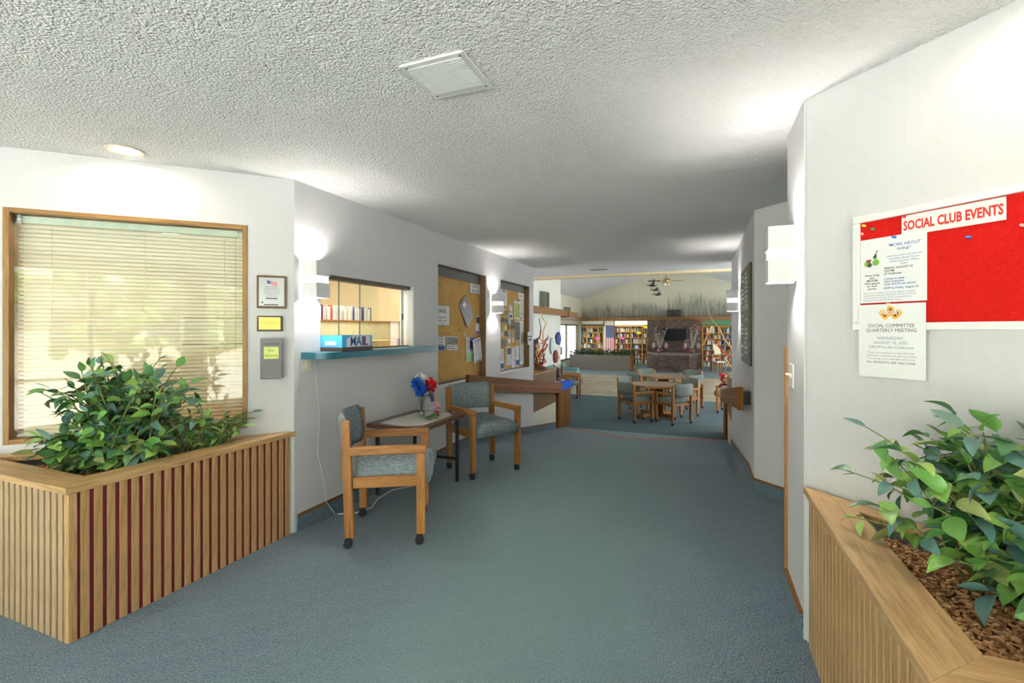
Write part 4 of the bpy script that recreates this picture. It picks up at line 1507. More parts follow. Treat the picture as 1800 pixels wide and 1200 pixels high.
def d_photo(t, w, hgt):
    block(t, -w / 2 + 0.005, w / 2 - 0.005, -0.015, hgt / 2 - 0.01, plain('photo_grey', srgb(120, 122, 124), 0.6, .5, 0, .5, 60)); lines(t, -w * .4, w * .4, -0.04, 2, 0.025)


pinned('photo_sheet', 'sheet with a grey photo of buildings on the cork board', 'leaflet', 4.802, 1.246, 0.26, 0.163, 'paper', R(3), d_photo)


def d_broch(t, w, hgt):
    block(t, -w / 2, w / 2, hgt * .1, hgt * .42, plain('pic_dark', srgb(90, 70, 60), 0.6, .5, 0, .6, 50)); block(t, -w * .3, w * .3, hgt * .2, hgt * .36, plain('pic_gold', srgb(214, 160, 50), 0.6)); block(t, -w / 2, w / 2, -hgt * .46, -hgt * .3, plain('pic_violet', srgb(110, 90, 140), 0.6))


pinned('narrow_brochure', 'narrow picture brochure tilted near the right edge of the cork', 'leaflet', 5.468, 1.462, 0.105, 0.25, 'paper', R(7), d_broch)


def d_flag(t, w, hgt):
    block(t, -0.02, w / 2, 0.0, hgt / 2, plain('pic_royal', srgb(64, 74, 150), 0.6, .5, 0, .3, 60)); block(t, 0.0, w * .42, 0.02, hgt * .36, plain('pic_tan', srgb(206, 150, 90), 0.6)); block(t, -w / 2, w / 2, -hgt * .5, -hgt * .12, plain('pic_mint', srgb(160, 206, 160), 0.6, .5, 0, .3, 50)); lines(t, -w * .45, -0.03, hgt * .35, 6, 0.02)


pinned('travel_flyer', 'blue and green picture flyer beside a white letter', 'leaflet', 5.26, 1.158, 0.215, 0.30, 'paper', R(2), d_flag)


def d_letter(t, w, hgt):
    block(t, -w * .4, w * .42, hgt * .40, hgt * .45, 'ink_blue'); lines(t, -w * .4, w * .4, hgt * .33, 14, 0.019); block(t, -w * .45, w * .46, -hgt * .46, -hgt * .43, 'ink_blue')


pinned('white_letter', 'white letter page with blue footer hanging tilted', 'leaflet', 5.41, 1.141, 0.225, 0.30, 'paper', R(-9), d_letter, 0.03)
kk = thing('key_bunch', 'small bunch of keys hung on the cork', 'keys', (XC + 0.002, 5.107, 1.385), ROT_HALL_L)
b = MB(); b.tube([(0.02 * math.cos(a), -0.006, 0.02 * math.sin(a)) for a in np.linspace(0, 2 * PI, 13)], 0.002, 5, False); b.build('ring', plain('key_steel', (0.35, 0.34, 0.32), 0.5, .4, .5), kk)
for a in (-0.35, 0.05, 0.4):
    b = MB(); m_ = Matrix.Rotation(a, 4, 'Y'); b.box(-0.008, 0.008, -0.008, -0.005, -0.075, -0.02, 0.001, m_); b.build('key', 'key_steel', kk)
for i, (y, z) in enumerate(((4.40, 2.06), (4.52, 2.055), (4.78, 1.80), (4.75, 1.69), (4.73, 1.36), (4.98, 1.40))):
    z -= 0.15 if i < 2 else 0
    b = MB(); b.ball((0, 0, 0), 0.009, 1)
    tag(b.build('thumb_tack', PINM[(i + 1) % 3], None, (XC + 0.003, y, z)), ('yellow thumb tack', 'green thumb tack', 'red thumb tack')[i % 3] + ' on the bare cork of the for sale board', 'tack', 'tacks in the for sale cork board')

# second board: headings plus a crowd of cards
pinned('heading_card', 'white notice headed BUSINESS hanging at the near edge of the crowded board', 'sign', 6.33, 1.879, 0.27, 0.235, 'paper', 0, lambda t, w, h_: (lettering('BUSINESS', 0.045, 0, 0.075, -0.008, 'ink', t, sx=0.75), lines(t, -w * .3, w * .3, 0.02, 3, 0.03)))
pinned('heading_card', 'small white heading card reading NOTICES', 'sign', 7.06, 1.940, 0.24, 0.11, 'paper', 0, lambda t, w, h_: (lettering('NOTICES', 0.05, 0, -0.015, -0.008, 'ink', t, sx=0.8), block(t, -w / 2, w / 2, -h_ / 2, -h_ / 2 + 0.005, 'ink')))
crowd = [('map_sheet', 'tall green map sheet on the crowded board', 6.88, 1.713, 0.27, 0.28, 'map'), ('tall_list', 'long pale list hanging beside the green map', 7.09, 1.756, 0.17, 0.29, 'text'),
         ('tall_list', 'long narrow paper list reaching the bottom band', 7.09, 1.20, 0.17, 0.70, 'text'), ('text_sheet', 'grey text sheet with dark picture low on the crowded board', 6.535, 1.01, 0.20, 0.285, 'pic'),
         ('text_sheet', 'white sheet with a blue block at its foot', 6.887, 0.992, 0.15, 0.315, 'blue'), ('text_sheet', 'narrow pale strip low between two sheets', 6.72, 0.98, 0.13, 0.31, 'text'),
         ('folded_brochure', 'folded white brochure standing at the near bottom edge', 6.27, 0.975, 0.12, 0.30, 'blue'), ('picture_strip', 'dark picture strip hanging mid board', 6.89, 1.39, 0.17, 0.30, 'dark'),
         ('flyer', 'white flyer with a green stripe pinned at the recess edge', 7.20, 1.265, 0.18, 0.21, 'green'), ('small_sheet', 'small white sheet above the green stripe flyer', 7.12, 1.62, 0.10, 0.12, 'text')]
cols = {'map': plain('map_green', srgb(170, 184, 96), 0.7, .3, 0, .25, 30), 'dark': plain('strip_dark', srgb(90, 84, 76), 0.6, .3, 0, .6, 40)}
for nm, lb, y, z, w, hgt, kd in crowd:
    def dr(t, w, hgt, kd=kd):
        if kd == 'text':
            lines(t, -w * .4, w * .4, hgt * .42, int(hgt / 0.026), 0.024)
        elif kd == 'map':
            block(t, -w * .4, w * .4, -hgt * .42, hgt * .38, cols['map'])
        elif kd == 'pic':
            block(t, -w * .4, w * .4, hgt * .1, hgt * .42, cols['dark']); lines(t, -w * .4, w * .4, 0.02, 8, 0.024)
        elif kd == 'blue':
            block(t, -w * .45, w * .45, -hgt * .45, -hgt * .2, 'ink_blue'); lines(t, -w * .4, w * .4, hgt * .4, 6, 0.026)
        elif kd == 'dark':
            block(t, -w * .5, w * .5, -hgt * .48, hgt * .46, cols['dark'])
        elif kd == 'green':
            block(t, -w * .5, w * .5, hgt * .1, hgt * .2, plain('stripe_green', srgb(40, 84, 60), 0.6)); block(t, -w * .4, w * .4, -hgt * .2, 0.0, 'ink_violet')
    pinned(nm, lb, 'leaflet', y, z, w, hgt, 'paper', R(random.uniform(-2, 2)), dr, 0.094 if kd == 'green' else 0.0)
ccols = [(50, 56, 70), (230, 230, 226), (206, 214, 60), (70, 90, 60), (110, 150, 190), (60, 60, 62), (196, 190, 170), (96, 60, 84), (60, 92, 140), (150, 150, 150), (120, 190, 200), (70, 70, 60)]
rc = random.Random(17)
i = 0
for row, z in enumerate((1.53, 1.43, 1.33, 1.23)):
    for q, y in enumerate((6.30, 6.43, 6.56, 6.69)):
        yy = y + rc.uniform(-.025, .025); zz = z + rc.uniform(-.025, .025)
        c = ccols[(i * 5 + row) % len(ccols)]
        nm = {0: 'navy', 1: 'white', 2: 'lime yellow', 3: 'olive', 4: 'light blue', 5: 'charcoal', 6: 'beige', 7: 'plum', 8: 'blue', 9: 'grey', 10: 'aqua', 11: 'dark brown'}[(i * 5 + row) % len(ccols)]
        pinned('business_card', nm + ' business card pinned among the cards on the crowded cork board', 'card', yy, zz, rc.uniform(0.085, 0.11), rc.uniform(0.06, 0.085), plain('card_' + nm.replace(' ', '_'), srgb(*c), 0.6), R(rc.uniform(-6, 6)), None, 0, 'business cards on the crowded cork board', False)
        i += 1
pinned('small_photo', 'small dark portrait card under the sconce edge', 'card', 6.42, 1.66, 0.09, 0.10, 'paper', 0, lambda t, w, h_: block(t, -w * .4, w * .4, -h_ * .4, h_ * .3, cols['dark']))
pinned('small_photo', 'small picture card with blue print left of the map', 'card', 6.61, 1.616, 0.15, 0.10, 'paper', 0, lambda t, w, h_: block(t, -w * .35, w * .3, -h_ * .3, h_ * .2, 'ink_blue'))
pinned('small_sheet', 'small pale sheet hung above the blue picture card', 'leaflet', 6.615, 1.735, 0.12, 0.09, 'paper', 0, lambda t, w, h_: lines(t, -w * .4, w * .4, 0.03, 3, 0.025))

# ------------------------------------------------------------------ dark letter board on the right hall wall
t = thing('letter_board', 'tall dark letter board with rows of small white tiles', 'board', (XR, 5.67, 1.07), ROT_HALL_R)
lb_w, lb_h = 0.925, 0.95
b = MB(); b.box(0, lb_w, -0.025, 0, 0, lb_h, 0.012, seg=3); b.build('panel', plain('board_olive', srgb(74, 72, 62), 0.45), t)
b = MB(); b.box(0.03, lb_w - 0.05, -0.0265, -0.024, 0.53, 0.58); b.build('title_strip', plain('strip_tan', srgb(150, 144, 124), 0.4), t)
rb = random.Random(12)
b = MB(); b.mat('paper')
for row in range(19):
    z = 0.06 + row * 0.045
    if 0.5 < z < 0.6:
        continue
    for (xa, xb) in ((0.06, 0.42), (0.50, 0.84)):
        if rb.random() < 0.2:
            continue
        x = xa + rb.uniform(0, 0.05)
        e = xb - rb.uniform(0.05, 0.2)
        b.quad((x, -0.0262, z), (e, -0.0262, z), (e, -0.0262, z + 0.022), (x, -0.0262, z + 0.022))
b.build('name_strips', None, t)

# ------------------------------------------------------------------ handrails


def handrail(xc, x_out, y0, y1, zt0, zt1, label, sgn):
    """flat board handrail sloping with the ramp; sgn=+1 when room is +x"""
    t = thing('handrail', label, 'handrail', (xc, y0, 0))
    hgt = 0.20

    def bar(b, ya, yb, lo, hi, xa, xb):
        def zt(y):
            return zt0 + (zt1 - zt0) * (y - y0) / (y1 - y0)
        p = []
        for (dz) in (lo, hi):
            p += [(xa - xc, ya - y0, zt(ya) + dz), (xb - xc, ya - y0, zt(ya) + dz), (xb - xc, yb - y0, zt(yb) + dz), (xa - xc, yb - y0, zt(yb) + dz)]
        b.hexa(p)
    xi, xo = sorted((xc, x_out))
    for nm, lo, hi, mt, ins in (('upper_board', -0.085, 0.0, 'rail_oak_y', 0), ('inlay_strip', -0.105, -0.085, plain('inlay_red', srgb(150, 72, 52), 0.6), 0.006), ('lower_board', -hgt, -0.105, 'rail_oak_y', 0)):
        b = MB(); bar(b, y0, y1, lo, hi, xi + ins, xo - ins); b.build(nm, mt, t)
    b = MB(); b.box(xi - xc - 0.002, xo - xc + 0.002, -0.045, 0.0, zt0 - hgt - 0.004, zt0 + 0.004, 0.003); b.build('end_block', 'rail_oak_z', t)
    wall = XL if sgn > 0 else XR
    for f in ((0.2, 0.5) if sgn > 0 else (0.03, 0.5)):
        y = y0 + (y1 - y0) * f
        zc = zt0 + (zt1 - zt0) * f - 0.1
        b = MB(); xa, xb = sorted((wall, xi if sgn > 0 else xo)); b.box(xa - xc, xb - xc, y - y0, y - y0 + 0.12, zc - 0.06, zc + 0.06, 0.002); b.build('wall_bracket', plain('bracket_dark', srgb(70, 68, 58), 0.6), t)
    return t


handrail(-2.50, -2.545, 4.90, 8.80, 0.875, 0.375, 'wooden board handrail with red inlay behind the two armchairs', 1)
handrail(0.305, 0.350, 4.75, 8.80, 0.88, 0.375, 'wooden board handrail with red inlay below the letter board', -1)

# ------------------------------------------------------------------ half walls with ribbed wood ledge boxes at the foot of the ramp


def half_wall(xf, xb, y0, y1, label1, label2):
    lo, hi = sorted((xf, xb))
    b = MB(); b.box(lo, hi, y0, y1, -0.6, 0.02)
    struct(b.build('wall_half', 'cream_wall'), label1, 'wall')
    t = thing('ledge_box', label2, 'ledge', (xf, y0, 0.02))
    sg = 1 if xb > xf else -1
    b = MB(); b.box(*sorted((0.0, xb - xf)), 0.0, y1 - y0, 0.0, 0.617); b.build('core', wood('rib_oak', srgb(112, 84, 54), srgb(134, 104, 70), srgb(150, 120, 84), 'z'), t)
    b = MB(); b.mat(wood('rib_oak', srgb(112, 84, 54), srgb(134, 104, 70), srgb(150, 120, 84), 'z')); b.box(*sorted((0.0, -0.010 * sg)), -0.017, 0.017, 0, 0.617, 0.001)
    me = b.mesh('slat')
    n = int((y1 - y0) / 0.05)
    for i in range(n):
        obj('slat', me, t, (0, 0.02 + i * 0.05, 0))
    b = MB(); b.box(*sorted((-0.02 * sg, xb - xf)), -0.0, y1 - y0 + 0.02, 0.617, 0.647, 0.003); b.build('top_board', 'honey_y', t)
    return t


half_wall(XL, -3.25, 7.422, 8.72, 'cream half wall at the foot of the ramp on the left', 'ribbed brown ledge box with driftwood on top by the cork boards')
half_wall(XR, 1.1, 7.852, 9.0, 'cream half wall at the foot of the ramp on the right', 'ribbed brown ledge box past the letter board with sticks on top')
baseboard('baseboard_half', [(XL, 7.42, rampz(7.42)), (XL, 8.72, rampz(8.72))], (1, 0), label='carpet cove base along the left half wall')

# ------------------------------------------------------------------ armchairs on casters


def make_chair(fab, label, group, wd='honey'):
    t = thing('armchair', label, 'chair', (0, 0, 0), 0, group)
    hw, hd = 0.26, 0.225
    for sx in (-1, 1):
        b = MB(); b.hexa([(sx * hw - 0.022, -hd - 0.03, 0.07), (sx * hw + 0.022, -hd - 0.03, 0.07), (sx * hw + 0.022, -hd + 0.03, 0.07), (sx * hw - 0.022, -hd + 0.03, 0.07),
                          (sx * hw - 0.022, -hd - 0.055, 0.82), (sx * hw + 0.022, -hd - 0.055, 0.82), (sx * hw + 0.022, -hd + 0.0, 0.82), (sx * hw - 0.022, -hd + 0.0, 0.82)])
        es = b.bm.edges[:]; bmesh.ops.bevel(b.bm, geom=es, offset=0.006, segments=2, profile=0.5, affect='EDGES')
        bl_ = b.build('back_leg', wd + '_z', t)
        for zz in (0.64, 0.76):
            b = MB(); b.lathe([(0.007, 0), (0.006, sx * 0.002), (0.0, sx * 0.0025)], 10, (sx * (hw + 0.022), -hd - 0.02, zz), 'x'); b.build('wood_plug', wd + '_y', bl_)
        b = MB(); b.box(sx * hw - 0.022, sx * hw + 0.022, hd - 0.03, hd + 0.03, 0.07, 0.60, 0.006, seg=2); b.build('front_leg', wd + '_z', t)
        b = MB(); b.box(sx * hw - 0.024, sx * hw + 0.024, -hd - 0.01, hd + 0.032, 0.595, 0.65, 0.008, seg=2); b.build('armrest', wd + '_y', t)
        b = MB(); b.box(sx * hw - 0.018, sx * hw + 0.018, -hd + 0.02, hd - 0.02, 0.385, 0.455, 0.005, seg=2); b.build('side_rail', wd + '_y', t)
        for sy in (-1, 1):
            cst = MB(); cst.tube([(0, 0, 0.09), (0, 0, 0.045)], 0.006, 8)
            ca = cst.build('caster', 'chrome', t, (sx * hw, sy * hd, 0))
            wh = MB(); wh.lathe([(0.010, -0.019), (0.024, -0.019), (0.028, -0.015), (0.028, -0.003), (0.02, -0.002), (0.02, 0.002), (0.028, 0.003), (0.028, 0.015), (0.024, 0.019), (0.010, 0.019)], 16, (0, -0.012, 0.028), 'x')
            wh.build('wheel', 'black_plastic', ca)
            hd_ = MB(); hd_.box(-0.021, 0.021, -0.034, 0.008, 0.036, 0.060, 0.006, seg=2); hd_.build('hood', 'black_plastic', ca)
    for yy in (-hd + 0.01, hd - 0.01):
        b = MB(); b.box(-hw + 0.02, hw - 0.02, yy - 0.012, yy + 0.012, 0.385, 0.43, 0.003); b.build('cross_rail', wd + '_x', t)
    # seat cushion: rounded slab with waterfall front
    b = MB(); nx, ny = 9, 11

    def zc(u, v):
        e = max(0.0, 1 - (2 * u - 1) ** 6) * (1 - max(0, (v - 0.72) / 0.28) ** 2 * 0.55)
        return 0.455 + 0.085 * e ** 0.5 - 0.012 * math.sin(PI * v)
    vs, fs = [], []
    for j in range(ny):
        for i in range(nx):
            u, v = i / (nx - 1), j / (ny - 1)
            bul = 0.02 * math.sin(PI * u) if v == 1 else 0
            vs.append(((-0.235 + 0.47 * u), -0.20 + 0.50 * v + bul, zc(u, v)))
    for j in range(ny):
        for i in range(nx):
            u, v = i / (nx - 1), j / (ny - 1)
            vs.append(((-0.23 + 0.46 * u), -0.195 + 0.475 * v, 0.43 - (0.035 if v > 0.85 else 0)))
    N = nx * ny
    for j in range(ny - 1):
        for i in range(nx - 1):
            a = j * nx + i
            fs.append((a, a + 1, a + nx + 1, a + nx)); fs.append((N + a, N + a + nx, N + a + nx + 1, N + a + 1))
    for i in range(nx - 1):
        fs.append((i, N + i, N + i + 1, i + 1)); a = (ny - 1) * nx + i; fs.append((a, a + 1, N + a + 1, N + a))
    for j in range(ny - 1):
        a = j * nx; fs.append((a, a + nx, N + a + nx, N + a)); a = j * nx + nx - 1; fs.append((a, N + a, N + a + nx, a + nx))
    b._add(vs, fs, None, True)
    b.build('seat_cushion', fab, t)
    # curved upholstered back pad
    b = MB(); nx, nz = 11, 7
    vs, fs = [], []
    for side in (0, 1):
        for j in range(nz):
            for i in range(nx):
                u, v = i / (nx - 1), j / (nz - 1)
                x = -0.238 + 0.476 * u
                bow = -0.055 * math.sin(PI * u)
                lean = -0.025 * v
                th = 0.028 * (max(0, 1 - (2 * v - 1) ** 4) ** 0.5 * 0.8 + 0.2)
                y = -hd - 0.02 + bow + lean + (th if side == 0 else -th)
                vs.append((x, y, 0.575 + 0.27 * v))
    N = nx * nz
    for j in range(nz - 1):
        for i in range(nx - 1):
            a = j * nx + i
            fs.append((a, a + nx, a + nx + 1, a + 1)); fs.append((N + a, N + a + 1, N + a + nx + 1, N + a + nx))
    for i in range(nx - 1):
        fs.append((i, i + 1, N + i + 1, N + i)); a = (nz - 1) * nx + i; fs.append((a, N + a, N + a + 1, a + 1))
    for j in range(nz - 1):
        a = j * nx; fs.append((a, N + a, N + a + nx, a + nx)); a += nx - 1; fs.append((a, a + nx, N + a + nx, N + a))
    b._add(vs, fs, None, True)
    b.build('back_pad', fab, t)
    return t


def face(dx, dy):
    return math.atan2(dy, dx) - PI / 2


ch1 = make_chair('chair_fabric', 'oak framed armchair on casters nearest the red grooved planter', None)
ch1.location = (-2.028, 2.74, 0); ch1.rotation_euler.z = face(0.87, 0.50)
ch2 = copy_tree(ch1); ch2['label'] = 'oak framed armchair with blue seat facing out beside the end table and handrail'
ch2.location = (-2.03, 4.257, 0); ch2.rotation_euler.z = face(0.85, -0.53)

# ------------------------------------------------------------------ end table with runner, vase and flowers
t = thing('end_table', 'dark walnut end table with slim metal legs against the hall wall', 'table', (-2.33, 3.57, 0))
b = MB(); b.box(-0.265, 0.275, -0.40, 0.352, 0.585, 0.62, 0.004); b.build('table_top', 'walnut_y', t)
dm = plain('leg_metal', srgb(58, 50, 46), 0.4, 0.5, 0.4)
for x in (-0.225, 0.235):
    for y in (-0.30, 0.26):
        b = MB(); b.box(x - 0.013, x + 0.013, y - 0.013, y + 0.013, 0, 0.585, 0.002); b.build('leg', dm, t)
for y in (-0.30, 0.26):
    b = MB(); b.box(-0.212, 0.222, y - 0.01, y + 0.01, 0.20, 0.225, 0.002); b.build('stretcher', dm, t)
b = MB(); b.box(-0.012, 0.012, -0.29, 0.25, 0.202, 0.222, 0.002); b.build('stretcher', dm, t)
lace = plain('lace_white', srgb(226, 222, 214), 0.9, 0.1, 0, 0.12, 200)
b = MB()
rp = [(-0.16, -0.34), (0.10, -0.37), (0.215, -0.28), (0.215, 0.20), (0.12, 0.30), (-0.12, 0.31), (-0.17, 0.2), (-0.17, -0.28)]
b.prism(rp, 0.0, 0.003)
o = b.build('table_runner', lace, None, (-2.33, 3.57, 0.62)); tag(o, 'white lace table runner on the walnut end table', 'table runner')
vx, vy = -2.30, 3.55
t = thing('flower_vase', 'clear glass vase holding blue, white and red artificial flowers', 'vase', (vx, vy, 0.623))
vg = glass('vase_glass', (0.93, 0.96, 0.97), 1.5)
b = MB(); b.lathe([(0.0, 0.002), (0.036, 0.0), (0.04, 0.01), (0.034, 0.04), (0.028, 0.08), (0.034, 0.15), (0.04, 0.17), (0.038, 0.17), (0.031, 0.15), (0.025, 0.08), (0.03, 0.04), (0.03, 0.02), (0.0, 0.015)], 20); b.build('glass_body', vg, t)
b = MB(); rv = random.Random(2)
for i in range(26):
    b.ball((rv.uniform(-.02, .02), rv.uniform(-.02, .02), 0.025 + rv.random() * 0.035), 0.007, 1)
b.build('glass_beads', glass('bead_glass', (0.85, 0.9, 0.95), 1.6), t)


def bloom(parent, c, r, mat, seed, n=34):
    rr_ = random.Random(seed); b = MB(); b.mat(mat)
    for i in range(n):
        d = Vector((rr_.gauss(0, 1), rr_.gauss(0, 1), rr_.gauss(0, 1) + 0.35)).normalized()
        s = d.cross(Vector((rr_.random(), rr_.random(), rr_.random()))).normalized(); q = d.cross(s)
        p0 = Vector(c) + d * r * 0.2; p1 = Vector(c) + d * r * rr_.uniform(0.8, 1.05)
        w = r * 0.42
        b._add([tuple(p0), tuple((p0 + p1) / 2 + s * w), tuple(p1 + q * w * 0.3), tuple((p0 + p1) / 2 - s * w)], [(0, 1, 2, 3)], None, True)
    return b.build('bloom', None, parent)


fb = plain('flower_blue', srgb(28, 92, 196), 0.6, .3, 0, .3, 60); fwh = plain('flower_white', srgb(236, 234, 236), 0.6); frd = plain('flower_red', srgb(206, 26, 32), 0.6, .3, 0, .3, 60)
# offsets: +y is to the viewer's right, +x toward the viewer
for c, r_, m, sd in (((0.02, -0.10, 0.30), 0.058, fb, 1), ((0.03, -0.045, 0.265), 0.06, fb, 2), ((-0.01, -0.055, 0.315), 0.05, fb, 3), ((0.045, -0.085, 0.23), 0.045, fb, 4),
                     ((-0.02, 0.01, 0.335), 0.062, fwh, 5), ((0.0, 0.055, 0.32), 0.05, fwh, 6), ((0.03, 0.085, 0.285), 0.072, frd, 7), ((0.02, 0.035, 0.295), 0.042, frd, 8)):
    bl_ = bloom(t, c, r_ * 1.15, m, sd, 46)
    s_ = MB(); s_.tube([(0, 0, 0.03), (c[0] * 0.3, c[1] * 0.3, 0.16), c], 0.0025, 5); s_.build('flower_stem', 'stem_green', bl_)
fo = MB(); fo.mat(LM[1])
for i in range(24):
    a = rv.uniform(0, 6.28); p = Vector((0.05 * math.cos(a), 0.06 * math.sin(a), 0.19 + rv.random() * 0.06)); d = Vector((math.cos(a), math.sin(a), rv.uniform(-.4, .3))) * 0.05
    s = Vector((-math.sin(a), math.cos(a), 0.2)) * 0.016
    fo._add([tuple(p), tuple(p + d * .5 + s), tuple(p + d), tuple(p + d * .5 - s)], [(0, 1, 2, 3)])
fo.build('greenery', None, t)
# small flag stuck in the vase
t = thing('hand_flag', 'small stars and stripes hand flag stuck among the vase flowers', 'flag', (vx + 0.06, vy + 0.02, 0.72), 0)
b = MB(); b.tube([(-0.075, -0.02, -0.06), (-0.032, -0.014, 0.07), (0.006, -0.010, 0.118)], 0.0025, 6); b.build('stick', 'tan_oak_z', t)
b = MB(); fl_w, fl_h = 0.15, 0.10
red, whi, nav = plain('flag_red', srgb(178, 34, 52), 0.7), plain('flag_white', srgb(232, 230, 228), 0.7), plain('flag_navy', srgb(70, 78, 110), 0.7)


def flag_pt(u, v):
    # u along fly, v down; hangs diagonally
    return (0.008 + 0.012 * math.sin(u * 5 + v), -0.012 + 0.15 * u + 0.075 * v, 0.112 + 0.03 * u - 0.055 * u * u - 0.14 * v)


n = 13
for i in range(n):
    for q in range(8):
        u0, u1 = q / 8, (q + 1) / 8
        v0, v1 = i / n, (i + 1) / n
        b.mat(nav if (u1 <= 0.40 and i < 7) else (red if i % 2 == 0 else whi))
        b.quad(flag_pt(u0, v0), flag_pt(u1, v0), flag_pt(u1, v1), flag_pt(u0, v1))
b.build('cloth', None, t)
t = thing('silk_rose', 'red silk rose with green leaves lying on the lace runner', 'flower', (vx + 0.09, vy + 0.02, 0.626))
bloom(t, (0.0, 0.085, 0.028), 0.03, frd, 11, 26)
b = MB(); b.tube([(0, 0.08, 0.02), (0.02, 0.0, 0.008), (0.03, -0.10, 0.006)], 0.0025, 5); b.build('stem', 'stem_green', t)
b = MB(); b.mat(LM[3])
for i in range(26):
    p = Vector((rv.uniform(0.02, .07), rv.uniform(-.13, .07), rv.uniform(0.004, 0.035))); a = rv.uniform(0, 6.28); d = Vector((math.cos(a), math.sin(a), rv.uniform(0, .4))) * 0.05
    s = Vector((-math.sin(a), math.cos(a), 0)) * 0.02
    b.mat(LM[rv.choice((0, 1, 3, 3))]); b._add([tuple(p), tuple(p + d * .5 + s), tuple(p + d), tuple(p + d * .5 - s)], [(0, 1, 2, 3)])
b.build('leaves', None, t)

# cords
b = MB()
cp = [(-2.60, 2.62, 1.197), (-2.597, 2.63, 1.0), (-2.597, 2.66, 0.75), (-2.597, 2.64, 0.5), (-2.597, 2.70, 0.3), (-2.59, 2.72, 0.12), (-2.56, 2.78, 0.008)]
b.tube(cp, 0.0022, 6)
tag(b.build('lamp_cord', 'white_paint'), 'thin white cord hanging down the wall below the teal ledge', 'cord')
b = MB()
cp = [(-2.56, 2.80, 0.006), (-2.45, 2.86, 0.006), (-2.40, 3.0, 0.006), (-2.48, 3.18, 0.006), (-2.50, 3.4, 0.006), (-2.40, 3.55, 0.006), (-2.42, 3.75, 0.006)]
b.tube(cp, 0.004, 6)
tag(b.build('extension_cord', 'white_paint'), 'white extension cord lying on the carpet under the end table', 'cord')
# ------------------------------------------------------------------ consoles, driftwood, masks at the foot of the ramp


def console(x0, x1, y0, y1, ztop, label):
    t = thing('console_cabinet', label, 'cabinet', (x0, y0, ZF))
    h_ = ztop - ZF
    b = MB(); b.box(0, x1 - x0, 0, y1 - y0, 0, h_ - 0.03); b.build('body', 'rail_oak_z', t)
    b = MB(); b.box(-0.015, x1 - x0 + 0.015, -0.015, y1 - y0 + 0.015, h_ - 0.03, h_, 0.004); b.build('top', 'rail_oak_y', t)
    for i in range(2):
        b = MB(); w = (y1 - y0 - 0.06) / 2; b.box(*((x1 - x0, x1 - x0 + 0.012) if x0 < -1 else (-0.012, 0)), 0.02 + i * (w + 0.02), 0.02 + i * (w + 0.02) + w, 0.06, h_ - 0.06, 0.002); b.build('door', 'rail_oak_z', t)
    return t


console(-3.2, -2.57, 8.74, 9.66, 0.335, 'brown wooden console cabinet below the blue cloth at the ramp foot')
console(0.40, 1.05, 9.02, 9.80, 0.30, 'brown wooden console cabinet with patriotic bunting past the right handrail')

# blue cloth
t = thing('blue_cloth', 'bright blue cloth draped over the console cabinet', 'cloth', (-2.88, 9.26, 0.345))
b = MB(); n1, n2 = 22, 16
vs, fs = [], []
rb = random.Random(4)
for j in range(n2 + 1):
    for i in range(n1 + 1):
        u, v = -0.30 + 0.72 * i / n1, -0.44 + 0.92 * j / n2
        z = 0.002
        x, y = u, v
        if u > 0.33:
            x = 0.346 + 0.010 * math.sin(v * 30); z = -(u - 0.33) * 1.3 - 0.03 * abs(math.sin(v * 9))
        if v > 0.42:
            y = 0.438 + 0.01 * math.sin(u * 26); z = min(z, -(v - 0.42) * 2.0)
        vs.append((x, y, z + 0.006 * math.sin(u * 13 + v * 7)))
for j in range(n2):
    for i in range(n1):
        a = j * (n1 + 1) + i; fs.append((a, a + 1, a + n1 + 2, a + n1 + 1))
b._add(vs, fs, None, True)
cl_ = b.build('cloth_sheet', plain('cloth_blue', srgb(34, 88, 196), 0.8, .2, 0, .15, 20), t)
b = MB(); b.box(-0.2, 0.22, -0.1, 0.35, 0.008, 0.013, 0.002); tag(b.build('white_doily', lace, None, (-2.88, 9.2, 0.345)), 'white square doily on the blue cloth', 'doily')

# eagle statuette: body, head, folded wings, perch
t = thing('eagle_statuette', 'dark eagle statuette with pale head on the blue cloth', 'statue', (-2.74, 9.28, 0.358))
dk = plain('eagle_dark', srgb(60, 48, 48), 0.6)
b = MB(); b.lathe([(0.09, 0), (0.085, 0.03), (0.05, 0.05), (0.04, 0.07)], 14); b.build('perch', 'walnut_z', t)
b = MB(); b.ball((0, 0, 0.17), 0.075, 2, 0.8, 0.9, 1.6); b.ball((0, 0.05, 0.09), 0.05, 2, 0.7, 1.3, 0.6); b.build('body', dk, t)
b = MB(); b.ball((0, -0.03, 0.31), 0.042, 2, 0.9, 1.1, 1.0); b.build('head', plain('eagle_head', srgb(222, 208, 190), 0.6), t)
b = MB(); b.lathe([(0.016, 0), (0.01, -0.03), (0.0, -0.045)], 8, (0, -0.065, 0.305), 'y'); b.build('beak', plain('beak_gold', srgb(210, 150, 60), 0.5), t)
for s in (-1, 1):
    b = MB(); b.hexa([(s * 0.05, 0.1, 0.06), (s * 0.065, 0.12, 0.06), (s * 0.085, 0.03, 0.22), (s * 0.06, 0.0, 0.22), (s * 0.06, 0.11, 0.14), (s * 0.075, 0.13, 0.14), (s * 0.10, 0.06, 0.34), (s * 0.07, 0.02, 0.34)]); b.build('wing', dk, t)


# painted driftwood sculptures
def driftwood(name, label, base, branches, mats_):
    t = thing(name, label, 'sculpture', base)
    b = MB(); b.lathe([(0.16, 0), (0.15, 0.04), (0.05, 0.08)], 14); b.build('base_knot', 'walnut_z', t)
    for i, (pts, r) in enumerate(branches):
        b = MB(); n = len(pts)
        b.tube(pts, [r * (1 - 0.7 * q / (n - 1)) for q in range(n)], 7)
        b.build('branch', mats_[i % len(mats_)], t)
    return t


